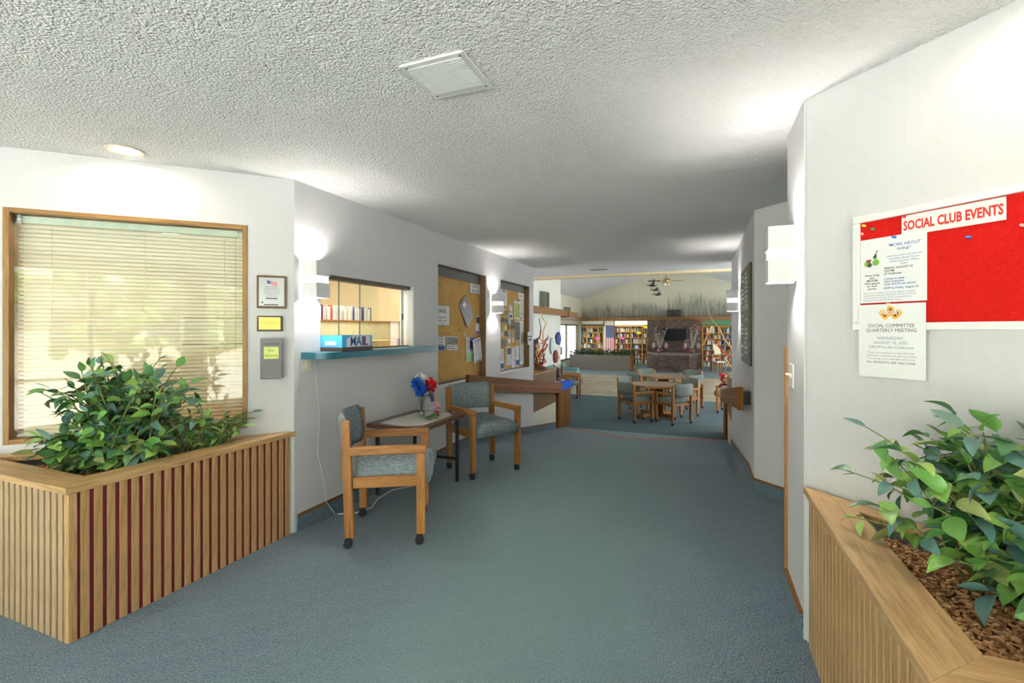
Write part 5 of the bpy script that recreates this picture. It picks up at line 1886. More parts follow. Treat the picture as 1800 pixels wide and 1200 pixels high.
red_b = plain('branch_red', srgb(196, 60, 34), 0.6); tan_b = plain('branch_tan', srgb(214, 170, 110), 0.6, .3, 0, .2, 30); dkb = plain('branch_dark', srgb(76, 46, 30), 0.6)
rd = random.Random(8)


def zig(start, end, k, amp, r):
    a, e = Vector(start), Vector(end)
    return [tuple(a.lerp(e, i / k) + (Vector((r.uniform(-amp, amp), r.uniform(-amp, amp), r.uniform(-amp, amp) * .6)) if 0 < i < k else Vector())) for i in range(k + 1)]


br_l = []
for i in range(10):
    br_l.append((zig((rd.uniform(-.05, .05), rd.uniform(-.1, .1), 0.05), (rd.uniform(-.12, .12), rd.uniform(-0.35, 0.55), rd.uniform(0.3, 0.75)), 5, 0.09, rd), 0.018))
br_l.append((zig((0, 0, 0.1), (0.0, 0.15, 1.12), 7, 0.10, rd), 0.022))
br_l.append((zig((0, -0.2, 0.05), (0.03, -0.1, 0.95), 6, 0.08, rd), 0.022))
br_l.append((zig((0, 0.05, 0.3), (0.05, 0.42, 0.62), 5, 0.07, rd), 0.02))
driftwood('driftwood_sculpture', 'red and tan painted driftwood sculpture on the left ledge box', (-2.80, 8.28, 0.667), br_l, [red_b, tan_b, dkb])
t = thing('carved_bird', 'dark blue and brown carved bird tucked in the driftwood', 'carving', (-3.0, 8.60, 0.697))
b = MB(); b.ball((0, 0, 0.28), 0.13, 2, 0.5, 0.8, 2.0); b.build('body', plain('carve_brown', srgb(70, 44, 30), 0.6), t)
b = MB(); b.ball((0.0, 0.13, 0.42), 0.08, 2, 0.5, 0.5, 1.7); b.build('wing', plain('carve_blue', srgb(40, 70, 130), 0.5), t)
b = MB(); b.lathe([(0.07, -0.03), (0.05, 0.05), (0.04, 0.10)], 10); b.build('stand', 'walnut_z', t)
br_r = [(zig((0.0, 0.0, 0.05), (-0.10, 0.35, 0.50), 5, 0.05, rd), 0.02), (zig((0, 0.1, 0.1), (-0.75, 0.5, 0.85), 7, 0.05, rd), 0.016), (zig((0, 0.1, 0.1), (-0.5, 0.6, 1.1), 6, 0.05, rd), 0.012),
        (zig((0, 0.05, 0.05), (-0.55, 0.4, 0.58), 6, 0.08, rd), 0.02), (zig((-0.5, 0.4, 0.85), (-0.95, 0.55, 1.0), 4, 0.03, rd), 0.008), (zig((-0.45, 0.4, 0.8), (-0.62, 0.45, 0.45), 4, 0.05, rd), 0.016)]
driftwood('driftwood_sculpture', 'tan and red painted stick sculpture leaning out from the right ledge box', (0.62, 8.35, 0.667), br_r, [tan_b, red_b, tan_b])

# masks on the pale wall stub
t = thing('feather_mask', 'blue feathered wall mask', 'mask', (-4.9, 16.6, 1.07), R(90))


def oval(t, w, h_, mat, dpt=0.05, n=18):
    b = MB(); b.ball((0, -dpt - 0.002, 0), 1.0, 2, w / 2, dpt, h_ / 2); b.build('face', mat, t)


oval(t, 0.62, 0.42, plain('mask_blue', srgb(70, 84, 150), 0.6, .4, 0, .5, 14))
b = MB()
for i in range(11):
    a = PI * 0.1 + PI * 0.8 * i / 10
    b.tube([(0.28 * math.cos(a), -0.02, 0.18 * math.sin(a)), (0.40 * math.cos(a), -0.03, 0.27 * math.sin(a))], [0.03, 0.008], 5)
b.build('feathers', plain('feather_navy', srgb(40, 50, 100), 0.7), t)
t = thing('carved_mask', 'dark red carved wall mask with patterned face', 'mask', (-4.9, 16.2, 0.45), R(90))
oval(t, 0.42, 0.48, plain('mask_red', srgb(130, 50, 50), 0.6, .4, 0, .5, 16), 0.06)
for x in (-0.08, 0.08):
    b = MB(); b.ball((x, -0.065, 0.08), 0.03, 1, 1.2, 0.4, 0.7); b.build('eye', 'black_matte', t)
b = MB(); b.box(-0.10, 0.10, -0.07, -0.05, -0.12, -0.09, 0.004); b.build('mouth', 'black_matte', t)
t = thing('pale_mask', 'pale blue grey hanging shell mask', 'mask', (-4.9, 15.75, 0.83), R(90))
oval(t, 0.34, 0.60, plain('mask_pale', srgb(186, 198, 206), 0.5, .4, 0, .2, 14))
b = MB(); b.tube([(-0.12, -0.05, 0.1), (0, -0.08, 0.2), (0.12, -0.05, 0.1)], 0.015, 6); b.build('rim', plain('mask_rim', srgb(140, 150, 160), 0.5), t)
t = thing('wall_outlet', 'ivory switch plate on the pale wall stub', 'switch', (-4.9, 16.8, 0.37), R(90))
b = MB(); b.box(-0.06, 0.06, -0.008, 0, -0.08, 0.08, 0.002); b.build('plate', 'ivory_plastic', t)
b = MB(); b.box(-0.015, 0.015, -0.02, -0.008, -0.02, 0.02, 0.002); b.build('toggle', 'black_plastic', t)
for lbl, (x, y, w, h_) in (('grey louvred loudspeaker standing on the ledge beam by the hall corner', (-4.79, 14.75, 0.22, 0.52)), ('small grey louvred loudspeaker on the far beam end', (-4.9, 17.9, 0.2, 0.2))):
    t = thing('ledge_speaker', lbl, 'speaker', (x, y, 2.14 if h_ > .3 else 2.10))
    b = MB(); b.box(-0.09, 0.09, -w, w, 0, h_, 0.006); b.build('cabinet', plain('spk_grey', srgb(120, 120, 108), 0.6), t)
    for i in range(4):
        b = MB(); yy = -w + 0.05 + i * (2 * w - 0.1) / 3.6; b.box(0.09, 0.10, yy, yy + 0.05, 0.03, h_ - 0.03); b.build('slat', plain('spk_dark', srgb(74, 74, 66), 0.6), t)

# bunting figure on the right console
t = thing('patriotic_bunting', 'red white and blue fabric bunting heaped on the right console', 'bunting', (0.50, 9.40, 0.30))
rb = random.Random(14)
for i, c in enumerate((srgb(190, 40, 44), srgb(226, 222, 216), srgb(40, 52, 100), srgb(200, 52, 40), srgb(220, 190, 150))):
    b = MB(); b.mat(plain('bunt_%d' % i, c, 0.8))
    for q in range(7):
        p = (rb.uniform(-.16, .12), rb.uniform(-.25, .25), 0.04 + rb.random() * 0.26)
        b.ball(p, 0.045, 1, 1.3, 1.3, 0.8)
    b.build('fabric_fold', None, t)
b = MB(); b.ball((0.0, 0, 0.045), 0.16, 2, 1.1, 1.7, 0.28); b.build('fabric_base', 'flag_white', t)

# ------------------------------------------------------------------ dining tables and chairs on the lower carpet
GT = 'card table armchairs'


def card_table(x, y, rz, label):
    t = thing('card_table', label, 'table', (x, y, ZF), rz)
    s, c = 0.56, 0.30
    pts = [(-s + c, -s), (s - c, -s), (s, -s + c), (s, s - c), (s - c, s), (-s + c, s), (-s, s - c), (-s, -s + c)]
    pts2 = [(p[0] * 0.965, p[1] * 0.965) for p in pts]
    b = MB(); b.prism(pts, 0.700, 0.742, bev=0.004); b.build('edge_band', 'honey_x', t)
    b = MB(); b.prism(pts2, 0.742, 0.745); b.build('laminate_top', plain('table_brown', srgb(134, 108, 82), 0.4, .5, 0, .06, 30), t)
    for k_ in range(2):
        b = MB(); b.box(-0.20, 0.20, -0.02, 0.02, 0.10, 0.70, 0.004, Matrix.Rotation(k_ * PI / 2 + PI / 4, 4, 'Z')); b.build('pedestal_panel', 'honey_z', t)
        b = MB(); b.box(-0.46, 0.46, -0.04, 0.04, 0.03, 0.11, 0.008, Matrix.Rotation(k_ * PI / 2 + PI / 4, 4, 'Z')); b.build('foot_bar', 'honey_x', t)
    for k_ in range(4):
        a = PI / 4 + k_ * PI / 2
        b = MB(); b.lathe([(0.035, 0), (0.035, 0.02), (0.02, 0.03)], 10, (0.43 * math.cos(a), 0.43 * math.sin(a), 0)); b.build('glide', 'black_plastic', t)
    return t


card_table(-0.93, 10.98, R(8), 'brown topped octagonal card table nearest the ramp foot')
card_table(-0.93, 13.05, R(4), 'brown topped octagonal card table farther back on the lower carpet')
far_ch = make_chair('chair_fabric_grey', '', GT)
spots = [(-1.31, 10.38, 0.71, 0.70, 'grey padded armchair at the near card table, its back to the left console'),
         (-0.55, 10.44, -0.75, 0.66, 'grey padded armchair tucked at the near card table with its back to the right handrail'),
         (-1.50, 11.42, 0.85, -0.35, 'grey padded armchair on the far left corner of the near card table'),
         (-0.42, 11.42, -0.72, -0.62, 'grey padded armchair between the two card tables on the right'),
         (-1.42, 12.50, 0.70, 0.70, 'grey padded armchair between the two card tables on the left'),
         (-0.33, 12.60, -0.75, 0.66, 'grey padded armchair at the far card table with its back to the ramp'),
         (-1.35, 13.75, 0.55, -0.83, 'grey padded armchair behind the far card table on the planter side'),
         (-0.34, 13.75, -0.45, -0.89, 'grey padded armchair behind the far card table on the fireplace side')]
for i, (x, y, dx, dy, lb) in enumerate(spots):
    o = far_ch if i == 0 else copy_tree(far_ch)
    o.location = (x, y, ZF); o.rotation_euler.z = face(dx, dy); o['label'] = lb
for x, y, dx, dy, lb in ((-3.62, 13.75, 0.9, 0.3, 'oak armchair standing behind the blue cloth console'), (-3.55, 12.9, 0.95, -0.2, 'oak armchair partly hidden by the blue cloth console'), (0.62, 12.2, -0.9, 0.2, 'oak armchair half hidden behind the right console')):
    o = copy_tree(far_ch); o.location = (x, y, ZF); o.rotation_euler.z = face(dx, dy); o['label'] = lb; o['group'] = 'oak armchairs along the library sides'

# teal upholstered armchair past the mask wall
t = thing('lounge_chair', 'pale teal upholstered lounge chair past the mask wall', 'chair', (-5.5, 18.0, ZF), R(-60))
tf = plain('teal_plush', srgb(120, 160, 160), 0.9, .2, 0, .15, 30)
b = MB(); b.box(-0.38, 0.38, -0.36, 0.36, 0.1, 0.42, 0.05, seg=3); b.build('seat', tf, t)
b = MB(); b.box(-0.38, 0.38, -0.46, -0.26, 0.2, 0.98, 0.07, seg=3); b.build('back', tf, t)
for s in (-1, 1):
    b = MB(); b.box(s * 0.42 - 0.09, s * 0.42 + 0.09, -0.42, 0.38, 0.1, 0.66, 0.06, seg=3); b.build('arm', tf, t)
for sx in (-1, 1):
    for sy in (-1, 1):
        b = MB(); b.tube([(sx * 0.36, sy * 0.32, 0), (sx * 0.36, sy * 0.32, 0.11)], [0.02, 0.028], 8); b.build('leg', 'walnut_z', t)

t = thing('loveseat', 'pale teal loveseat against the mask wall', 'sofa', (-4.86, 15.3, ZF))
b = MB(); b.box(0.0, 0.82, -1.0, 1.0, 0.1, 0.40, 0.05, seg=3); b.build('base', tf, t)
b = MB(); b.box(0.0, 0.22, -0.98, 0.98, 0.2, 0.72, 0.07, seg=3); b.build('back', tf, t)
for y in (-0.49, 0.49):
    b = MB(); b.box(0.2, 0.84, y - 0.46, y + 0.46, 0.36, 0.50, 0.05, seg=3); b.build('cushion', tf, t)
for y in (-1.08, 1.08):
    b = MB(); b.box(0.0, 0.82, y - 0.10, y + 0.10, 0.1, 0.62, 0.06, seg=3); b.build('arm', tf, t)
for x in (0.08, 0.74):
    for y in (-1.0, 1.0):
        b = MB(); b.tube([(x, y, 0), (x, y, 0.12)], 0.025, 8); b.build('leg', 'walnut_z', t)

# ------------------------------------------------------------------ long planter box with shrubs
t = thing('planter_box', 'long grey brown planter box in front of the sunroom', 'planter', (-6.1, 22.75, ZF))
L_ = 3.05
b = MB(); b.box(0, L_ - 0.1, 0, 0.55, 0.0, 0.72); b.build('body', wood('weathered', srgb(92, 84, 76), srgb(112, 103, 94), srgb(126, 117, 108), 'z'), t)
b = MB(); b.mat('weathered_z'); b.box(-0.04, 0.04, -0.012, 0.0, 0, 0.70, 0.002); me = b.mesh('slat')
for i in range(33):
    obj('slat', me, t, (0.05 + i * 0.09, 0, 0))
b = MB(); b.box(L_ - 0.1, L_, -0.02, 0.57, 0, 0.74, 0.004); b.build('end_board', 'rail_oak_z', t)
b = MB(); b.box(-0.02, L_ - 0.1, -0.02, 0.02, 0.70, 0.74, 0.003); b.build('cap_rail', 'weathered_z', t)
sh = [plain('shrub_dark', srgb(44, 74, 48), 0.8, .2, 0, .4, 14), plain('shrub_mid', srgb(66, 100, 62), 0.8, .2, 0, .4, 14), plain('shrub_blue', srgb(96, 124, 134), 0.8, .2, 0, .4, 14)]
for i in range(9):
    rs = random.Random(50 + i)
    x = -5.95 + i * 0.345
    o = thing('box_shrub', ('trailing ivy spilling over the end of the long planter box' if i == 8 else ('small leafy shrub with bluish tips in the long planter box' if i < 6 else 'small plain green shrub in the long planter box')), 'plant', (x, 23.0, ZF + 0.72), 0, 'shrubs in the long planter box')
    b = MB()
    for m_ in sh:
        b.mat(m_)
    for q in range(260):
        b.cur = rs.choices((0, 1, 2), (5, 4, 1 if i < 6 else 0))[0]
        p = Vector((rs.gauss(0, 0.16), rs.gauss(0, 0.13), abs(rs.gauss(0.10, 0.09))))
        if i == 8:
            p = Vector((rs.gauss(0.08, 0.13), rs.gauss(-0.05, 0.16), rs.uniform(-0.55 if rs.random() < .35 else 0, 0.28)))
            if p.z < 0:
                p.x = abs(p.x) + 0.25
        a = rs.uniform(0, 6.28); d = Vector((math.cos(a), math.sin(a), rs.uniform(-.3, .8))) * 0.08; s = Vector((-math.sin(a), math.cos(a), 0.3)) * 0.028
        b._add([tuple(p), tuple(p + d * .5 + s), tuple(p + d), tuple(p + d * .5 - s)], [(0, 1, 2, 3)])
    b.build('foliage', None, o)
    b = MB(); b.tube([(0, 0, -0.03), (0, 0, 0.12)], 0.01, 5); b.build('stem', 'stem_brown', o)

# ------------------------------------------------------------------ bookcases with books
YBC = 27.42
BOOKS_LEFT = 300
rbk = random.Random(99)
bcols = [(160, 84, 70), (66, 92, 134), (214, 210, 200), (70, 70, 74), (120, 140, 170), (196, 188, 164), (50, 66, 92), (146, 104, 72), (226, 226, 222), (96, 118, 96), (120, 62, 64), (190, 170, 110), (170, 188, 206), (96, 84, 76)]
bnames = ['rust red', 'blue', 'cream', 'charcoal', 'steel blue', 'beige', 'navy', 'tan', 'white', 'sage green', 'maroon', 'mustard', 'pale blue', 'brown']
bmats = [plain('book_%d' % i, srgb(*c), 0.6, .3, 0, .05) for i, c in enumerate(bcols)]
BOOKS = []


def bookcase(x0, x1, bays, shelves, label, blabel, yb=YBC, depth=0.3, ztop=None):
    """bays: list of bay x boundaries; shelves: list of shelf z (top faces)"""
    zt = ztop
    t = thing('bookcase', label, 'bookcase', (x0, yb - depth, ZF))
    w = x1 - x0
    b = MB(); b.box(0, w, depth - 0.015, depth, 0.0, zt - ZF); b.build('back_panel', 'shelf_oak_z', t)
    for x in bays:
        b = MB(); b.box(x - x0 - 0.035, x - x0 + 0.035, 0.0, depth - 0.015, 0.0, zt - ZF, 0.003); b.build('upright', 'shelf_oak_z', t)
    b = MB(); b.box(-0.04, w + 0.04, -0.02, depth, zt - ZF, zt - ZF + 0.06, 0.004); b.build('top', 'shelf_oak_x', t)
    for i in range(len(bays) - 1):
        a, c = bays[i] - x0 + 0.035, bays[i + 1] - x0 - 0.035
        for q, z in enumerate(shelves):
            b = MB(); b.box(a, c, 0.004, depth - 0.015, z - ZF - 0.035, z - ZF, 0.002); b.build('shelf', 'shelf_oak_x', t)
        for q in range(len(shelves)):
            z = shelves[q]
            top = shelves[q + 1] - 0.035 if q + 1 < len(shelves) else zt
            cl = top - z
            x = a + 0.01
            fill = rbk.uniform(0.45, 1.0) if len(shelves) < 7 else rbk.uniform(0.85, 1.0)
            e = a + (c - a) * fill
            while x < e - 0.05:
                bw = rbk.choice((0.045, 0.055, 0.06, 0.075, 0.085))
                bh = cl * rbk.uniform(0.62, 0.9)
                if rbk.random() < 0.06:
                    x += 0.08
                    continue
                BOOKS.append((x0 + x, yb - depth + 0.02, z, bw * 0.95, 0.19, bh, rbk.randrange(len(bmats)), blabel))
                x += bw
    return t


def zpx(y, px):
    d = YBC / (0.9272 + (px - 900) / 824 * 0.3746)
    return 1.4 - (y - 580) / 824 * d


def xpx(px, Y=YBC):
    r_ = (px - 900) / 824
    return Y * (r_ * 0.9272 - 0.3746) / (0.9272 + r_ * 0.3746)


shl = [zpx(y, 1110) for y in (638, 628.5, 621, 612.5, 603, 592.5, 583)]
bookcase(xpx(1082), xpx(1139), [xpx(p) for p in (1082, 1091, 1110.5, 1130, 1139)], shl, 'oak bookcase between the wall flag and the brick fireplace', 'book on the oak bookcase beside the wall flag', ztop=zpx(574, 1110))
shr = [zpx(y, 1260) for y in (643, 633.5, 624, 614.5, 605, 595, 585)]
bookcase(xpx(1235), xpx(1300), [xpx(p) for p in (1235, 1262.5, 1290, 1300)], shr, 'full oak bookcase to the right of the brick fireplace', 'book on the full bookcase right of the fireplace', ztop=zpx(574, 1260))
shw = [zpx(y, 1042) for y in (630, 611, 602, 592, 583)]
bookcase(xpx(1023), xpx(1062), [xpx(p) for p in (1023, 1034, 1053, 1062)], shw, 'oak bookcase behind the long planter box under a dark brown trim', 'book on the bookcase behind the long planter box', ztop=zpx(575, 1042))
BOOKS.sort(key=lambda q: -q[3] * q[5])
bm_cache = {}
rest = MB()
for m_ in bmats:
    rest.mat(m_)
for i, (x, y, z, w, dpt, h_, mi, lb) in enumerate(BOOKS):
    if i < 300:
        if mi not in bm_cache:
            b = MB(); b.mat(bmats[mi]); b.box(0, 1, 0, 1, 0, 1)
            bm_cache[mi] = b.mesh('book')
        o = obj('book', bm_cache[mi], None, (x, y, z)); o.scale = (w, dpt, h_)
        tag(o, bnames[mi] + ' ' + lb, 'book', lb.replace('book on', 'books on'))
    else:
        rest.cur = mi; rest.box(x, x + w, y, y + dpt, z, z + h_)
if len(BOOKS) > 300:
    tag(obj('shelved_books', rest.mesh('shelved_books')), 'remaining small books filling the library shelves', 'books', None, 'stuff')
for px, y, c, lb in ((1095.5, 594, srgb(255, 90, 160), 'pink shelf sign on the bookcase beside the wall flag'), (1124, 585, srgb(240, 236, 40), 'yellow shelf sign on the bookcase beside the fireplace'), (1136, 575, srgb(240, 236, 40), 'yellow shelf sign at the top edge of the bookcase next to the bricks'), (1053, 594, srgb(255, 90, 160), 'pink shelf sign on the bookcase behind the planter box')):
    b = MB(); b.box(-0.12, 0.12, -0.01, 0.0, -0.07, 0.07)
    tag(b.build('shelf_sign', plain('sign_%s' % lb.split()[0], c, 0.6), None, (xpx(px), YBC - 0.33, zpx(y, px))), lb, 'sign')
# valances above the bookcases
b = MB(); b.box(xpx(1080), xpx(1139), YBC - 0.30, YB, zpx(573, 1110) + 0.06, 1.93); struct(b.build('trim_6', plain('valance_cream', srgb(226, 220, 180), 0.8)), 'lit cream valance above the left bookcase', 'trim')
b = MB(); b.box(xpx(1234), xpx(1310), YBC - 0.30, YB, zpx(573, 1260) + 0.06, 1.93); struct(b.build('trim_7', plain('valance_green', srgb(90, 142, 104), 0.8)), 'green valance above the right bookcase', 'trim')
b = MB(); b.box(xpx(1018), xpx(1064), YBC - 0.34, YBC - 0.24, zpx(574, 1042) + 0.02, zpx(571, 1042) + 0.04); struct(b.build('trim_8', 'bronze'), 'dark brown trim over the bookcase behind the planter', 'trim')
b = MB(); b.box(xpx(1015, 27.0), xpx(1021.5, 27.0), 27.0, 27.3, ZF, 1.93); struct(b.build('wall_column', plain('column_grey', srgb(160, 154, 138), 0.7)), 'grey square column between sunroom window and bookcase', 'column')
b = MB(); b.box(xpx(1062.5), xpx(1082), YBC - 0.3, YB, ZF, 1.93); struct(b.build('wall_flagpier', 'cream_wall'), 'cream wall pier behind the hanging flag', 'wall')
b = MB(); b.box(xpx(1018), xpx(1064), YBC - 0.3, YB, zpx(571, 1042) + 0.04, 1.93); struct(b.build('wall_overcase', 'cream_wall'), 'cream wall strip above the planter bookcase', 'wall')

# hanging flag
t = thing('wall_flag', 'stars and stripes flag hung vertically beside the oak bookcase', 'flag', (xpx(1072.5, 27.1), 27.11, 0))
zt_, zb_ = zpx(572.5, 1072), zpx(616, 1072)
fw2 = (xpx(1080.3, 27.1) - xpx(1065, 27.1)) / 2
nav2 = plain('flag_blue', srgb(44, 60, 116), 0.7)
zm = zt_ - (zt_ - zb_) * 0.48
for i in range(9):
    xa = -fw2 + 2 * fw2 * i / 9
    b = MB(); b.box(xa, xa + 2 * fw2 / 9, -0.010, 0.0, zb_, zm); b.build('stripe', red if i % 2 == 0 else whi, t)
b = MB(); b.box(-fw2, fw2, -0.011, 0.0, zm, zt_); cn = b.build('canton', nav2, t)
b = MB(); b.mat(whi)
for r_ in range(9):
    for c in range(5 + r_ % 2):
        x = -fw2 + 2 * fw2 * (c + (0.5 if r_ % 2 else 1.0)) / 6.0
        z = zm + (zt_ - zm) * (r_ + 0.6) / 9.2
        if abs(x) < fw2 - 0.01:
            pts = []
            for q in range(10):
                a = PI / 2 + q * PI / 5; rr_ = 0.024 if q % 2 == 0 else 0.011
                pts.append((x + rr_ * math.cos(a), -0.0118, z + rr_ * math.sin(a)))
            b._add(pts, [tuple(range(10))])
b.build('stars', None, cn)
b = MB(); b.tube([(-fw2 - 0.03, -0.012, zt_ + 0.01), (fw2 + 0.03, -0.012, zt_ + 0.01)], 0.012, 8); b.build('rod', 'walnut_x', t)

# ------------------------------------------------------------------ brick fireplace
YCH = 25.4
fx0, fx1 = xpx(1138, YCH), xpx(1234, YCH)
t = thing('brick_fireplace', 'dark brick fireplace with projecting angled hearth', 'fireplace', ((fx0 + fx1) / 2, YCH, ZF))
hwf = (fx1 - fx0) / 2
core = plain('mortar', srgb(150, 132, 118), 0.9)
b = MB(); b.box(-hwf + 0.01, hwf - 0.01, 0.012, 1.9, 0, 1.93 - ZF); b.build('chimney_core', core, t)
hf = [(-hwf, 0.0), (-0.62 * hwf, -2.6), (0.58 * hwf, -2.6), (hwf, 0.0)]
fcx = (fx0 + fx1) / 2
hf = [(-hwf, 0.0), (-1.87 - fcx, -2.6), (-0.53 - fcx, -2.6), (hwf, 0.0)]
hz = 0.79
b = MB(); b.prism([(p[0] * 0.99, p[1] * 0.99 + 0.01) for p in hf], 0, hz - 0.01); b.build('hearth_core', core, t)
brm = [plain('brick_a', srgb(84, 68, 62), 0.85, .2, 0, .2, 20), plain('brick_b', srgb(72, 60, 56), 0.85, .2, 0, .2, 20), plain('brick_c', srgb(96, 78, 70), 0.85, .2, 0, .2, 20), plain('brick_d', srgb(60, 50, 48), 0.85, .2, 0, .2, 20)]
rbr = random.Random(3)


def brick_face(b, p0, p1, z0, z1):
    """bricks proud of the core along a vertical face from p0 to p1"""
    p0, p1 = Vector((*p0, 0)), Vector((*p1, 0)); d = (p1 - p0); L = d.length; d.normalize(); nrm = Vector((d.y, -d.x, 0))
    rows = int((z1 - z0) / 0.076); bl_ = 0.215
    m0 = Matrix((d, -nrm, Vector((0, 0, 1)))).transposed().to_4x4(); m0.translation = p0
    for r_ in range(rows):
        z = z0 + r_ * (z1 - z0) / rows
        x = -(bl_ + 0.012) / 2 if r_ % 2 else 0.0
        while x < L - 0.01:
            a, c = max(0, x), min(L, x + bl_)
            if c - a > 0.03:
                b.cur = rbr.randrange(4); b.box(a, c, -0.012, 0.03, z + 0.006, z + (z1 - z0) / rows - 0.006, mtx=m0)
            x += bl_ + 0.012


b = MB()
for m_ in brm:
    b.mat(m_)
brick_face(b, (-hwf, 0), (hwf, 0), hz, 1.93 - ZF)
o = obj('chimney_bricks', b.mesh('chimney_bricks'), t); o['kind'] = 'stuff'
b = MB()
for m_ in brm:
    b.mat(m_)
for i in range(3):
    brick_face(b, hf[i], hf[i + 1], 0.0, hz)
o = obj('hearth_bricks', b.mesh('hearth_bricks'), t); o['kind'] = 'stuff'
b = MB(); b.prism([(p[0], p[1] - 0.02) for p in hf], hz, hz + 0.03); b.build('hearth_slab', plain('slab', srgb(120, 104, 92), 0.8), t)
b = MB(); b.box(-hwf * 0.36 - 0.02, -hwf * 0.36, -0.02, -0.01, 0.9, 1.93 - ZF); b.build('cable_cover', 'black_matte', t)

# television
tvx0, tvx1 = xpx(1163, YCH - 0.15), xpx(1207.5, YCH - 0.15)
dtv = (YCH - .15) / (0.9272 + 285 / 824 * 0.3746)
t = thing('television', 'black flat television hung on the brick chimney', 'television', ((tvx0 + tvx1) / 2, YCH - 0.15, 1.4 - 9.0 / 824 * dtv))
hw_, hh_ = (tvx1 - tvx0) / 2, 11.8 / 824 * dtv
b = MB(); b.box(-hw_, hw_, 0, 0.06, -hh_, hh_, 0.01); b.build('bezel', plain('tv_black', (0.012, 0.012, 0.014), 0.3), t)
scr = NT('tv_screen', 0.2, 0.12); scr.color((0.006, 0.007, 0.01))
b = MB(); b.box(-hw_ + 0.03, hw_ - 0.03, -0.006, 0.0, -hh_ + 0.05, hh_ - 0.03); b.build('screen', 'tv_screen', t)
b = MB(); b.box(-0.15, 0.15, 0.06, 0.14, -0.12, 0.12); b.build('wall_mount', 'black_matte', t)

# dried arrangements on the hearth
drm = plain('dried_grey', srgb(158, 150, 138), 0.8, .2, 0, .2, 20)
for px, lb, sd in ((1160, 'dried branch arrangement with pods left of the television', 1), (1216, 'dried branch arrangement with pods right of the television', 2)):
    rs = random.Random(sd)
    yy = YCH - 0.55
    t = thing('dried_arrangement', lb, 'arrangement', (xpx(px, yy), yy, ZF + hz + 0.03))
    b = MB(); b.lathe([(0.10, 0), (0.14, 0.08), (0.12, 0.18), (0.08, 0.22)], 14); b.build('pot', plain('pot_wine', srgb(110, 60, 56), 0.7), t)
    for i in range(13):
        a = rs.uniform(-1, 1); hgt = rs.uniform(0.6, 1.30)
        x1 = a * 0.34; y1 = rs.uniform(-.15, .15)
        pts = [(0, 0, 0.15), (x1 * 0.4, y1 * .4, hgt * 0.5), (x1 * 0.85 + rs.uniform(-.04, .04), y1, hgt * 0.85), (x1, y1, hgt)]
        b = MB(); b.tube(pts, [0.014, 0.011, 0.009, 0.007], 6); sb_ = b.build('dried_stem', drm, t)
        b = MB(); b.ball(pts[-1], 0.036, 1, 1.2, 1.2, 0.9); b.build('pod', drm, sb_)
    for s in (-1, 1):
        b = MB(); b.ball((s * 0.3, -0.05, 0.35), 0.12, 1, 0.8, 0.5, 1.5); b.build('dried_bloom', plain('dried_pink', srgb(160, 128, 124), 0.8), t)

# loudspeaker on the beam
xs_ = xpx(1184.5, 27.1)
t = thing('ledge_speaker', 'black loudspeaker lying on the ledge beam above the fireplace', 'speaker', (xs_, 27.2, 2.13))
b = MB(); b.box(-0.36, 0.36, -0.15, 0.25, 0, 0.38, 0.01); b.build('cabinet', 'black_plastic', t)
for x, r_ in ((-0.14, 0.09), (0.14, 0.13)):
    b = MB(); b.lathe([(r_, -0.16), (r_ * 0.8, -0.165), (r_ * 0.3, -0.14), (0, -0.14)], 18, (x, 0, 0.19), 'y'); b.build('cone', plain('cone_grey', srgb(50, 50, 52), 0.5), t)

# flying birds on the gable
brz = plain('bird_bronze', srgb(66, 52, 48), 0.5)
for i, (px, y, s, lb) in enumerate(((1147, 502, 0.30, 'bronze flying bird ornament with raised wing, topmost of three'), (1152, 510, 0.26, 'bronze flying bird ornament, middle of three'), (1156, 518, 0.28, 'bronze flying bird ornament, lowest of three'))):
    dd = YB / (0.9272 + (px - 900) / 824 * 0.3746)
    t = thing('bird_ornament', lb, 'ornament', (xpx(px, YB - 0.04), YB - 0.04, 1.4 - (y - 580) / 824 * dd), 0, 'flying bird ornaments on the gable')
    b = MB(); b.ball((0, 0, 0), 0.07 * s / 0.28, 2, 2.4, 0.5, 0.8); b.build('body', brz, t)
    b = MB(); b.ball((-0.24 * s / .28, 0, 0.03), 0.035, 1, 1.4, 0.6, 1.0); b.build('head', brz, t)
    for sg, (wx, wz) in ((1, (0.10, 0.36) if i == 0 else (0.12, 0.16)), (-1, (0.22, 0.10))):
        b = MB(); b.hexa([(-0.09, -0.01, 0.0), (0.07, -0.01, 0.0), (0.07, 0.01, 0.0), (-0.09, 0.01, 0.0),
                          (sg * wx - 0.02, -0.02, wz), (sg * wx + 0.05, -0.02, wz - 0.04), (sg * wx + 0.05, 0.0, wz - 0.04), (sg * wx - 0.02, 0.0, wz)]); b.build('wing', brz, t)
    b = MB(); b.box(0.1, 0.24, -0.01, 0.01, -0.02, 0.02, 0.004); b.build('tail', brz, t)

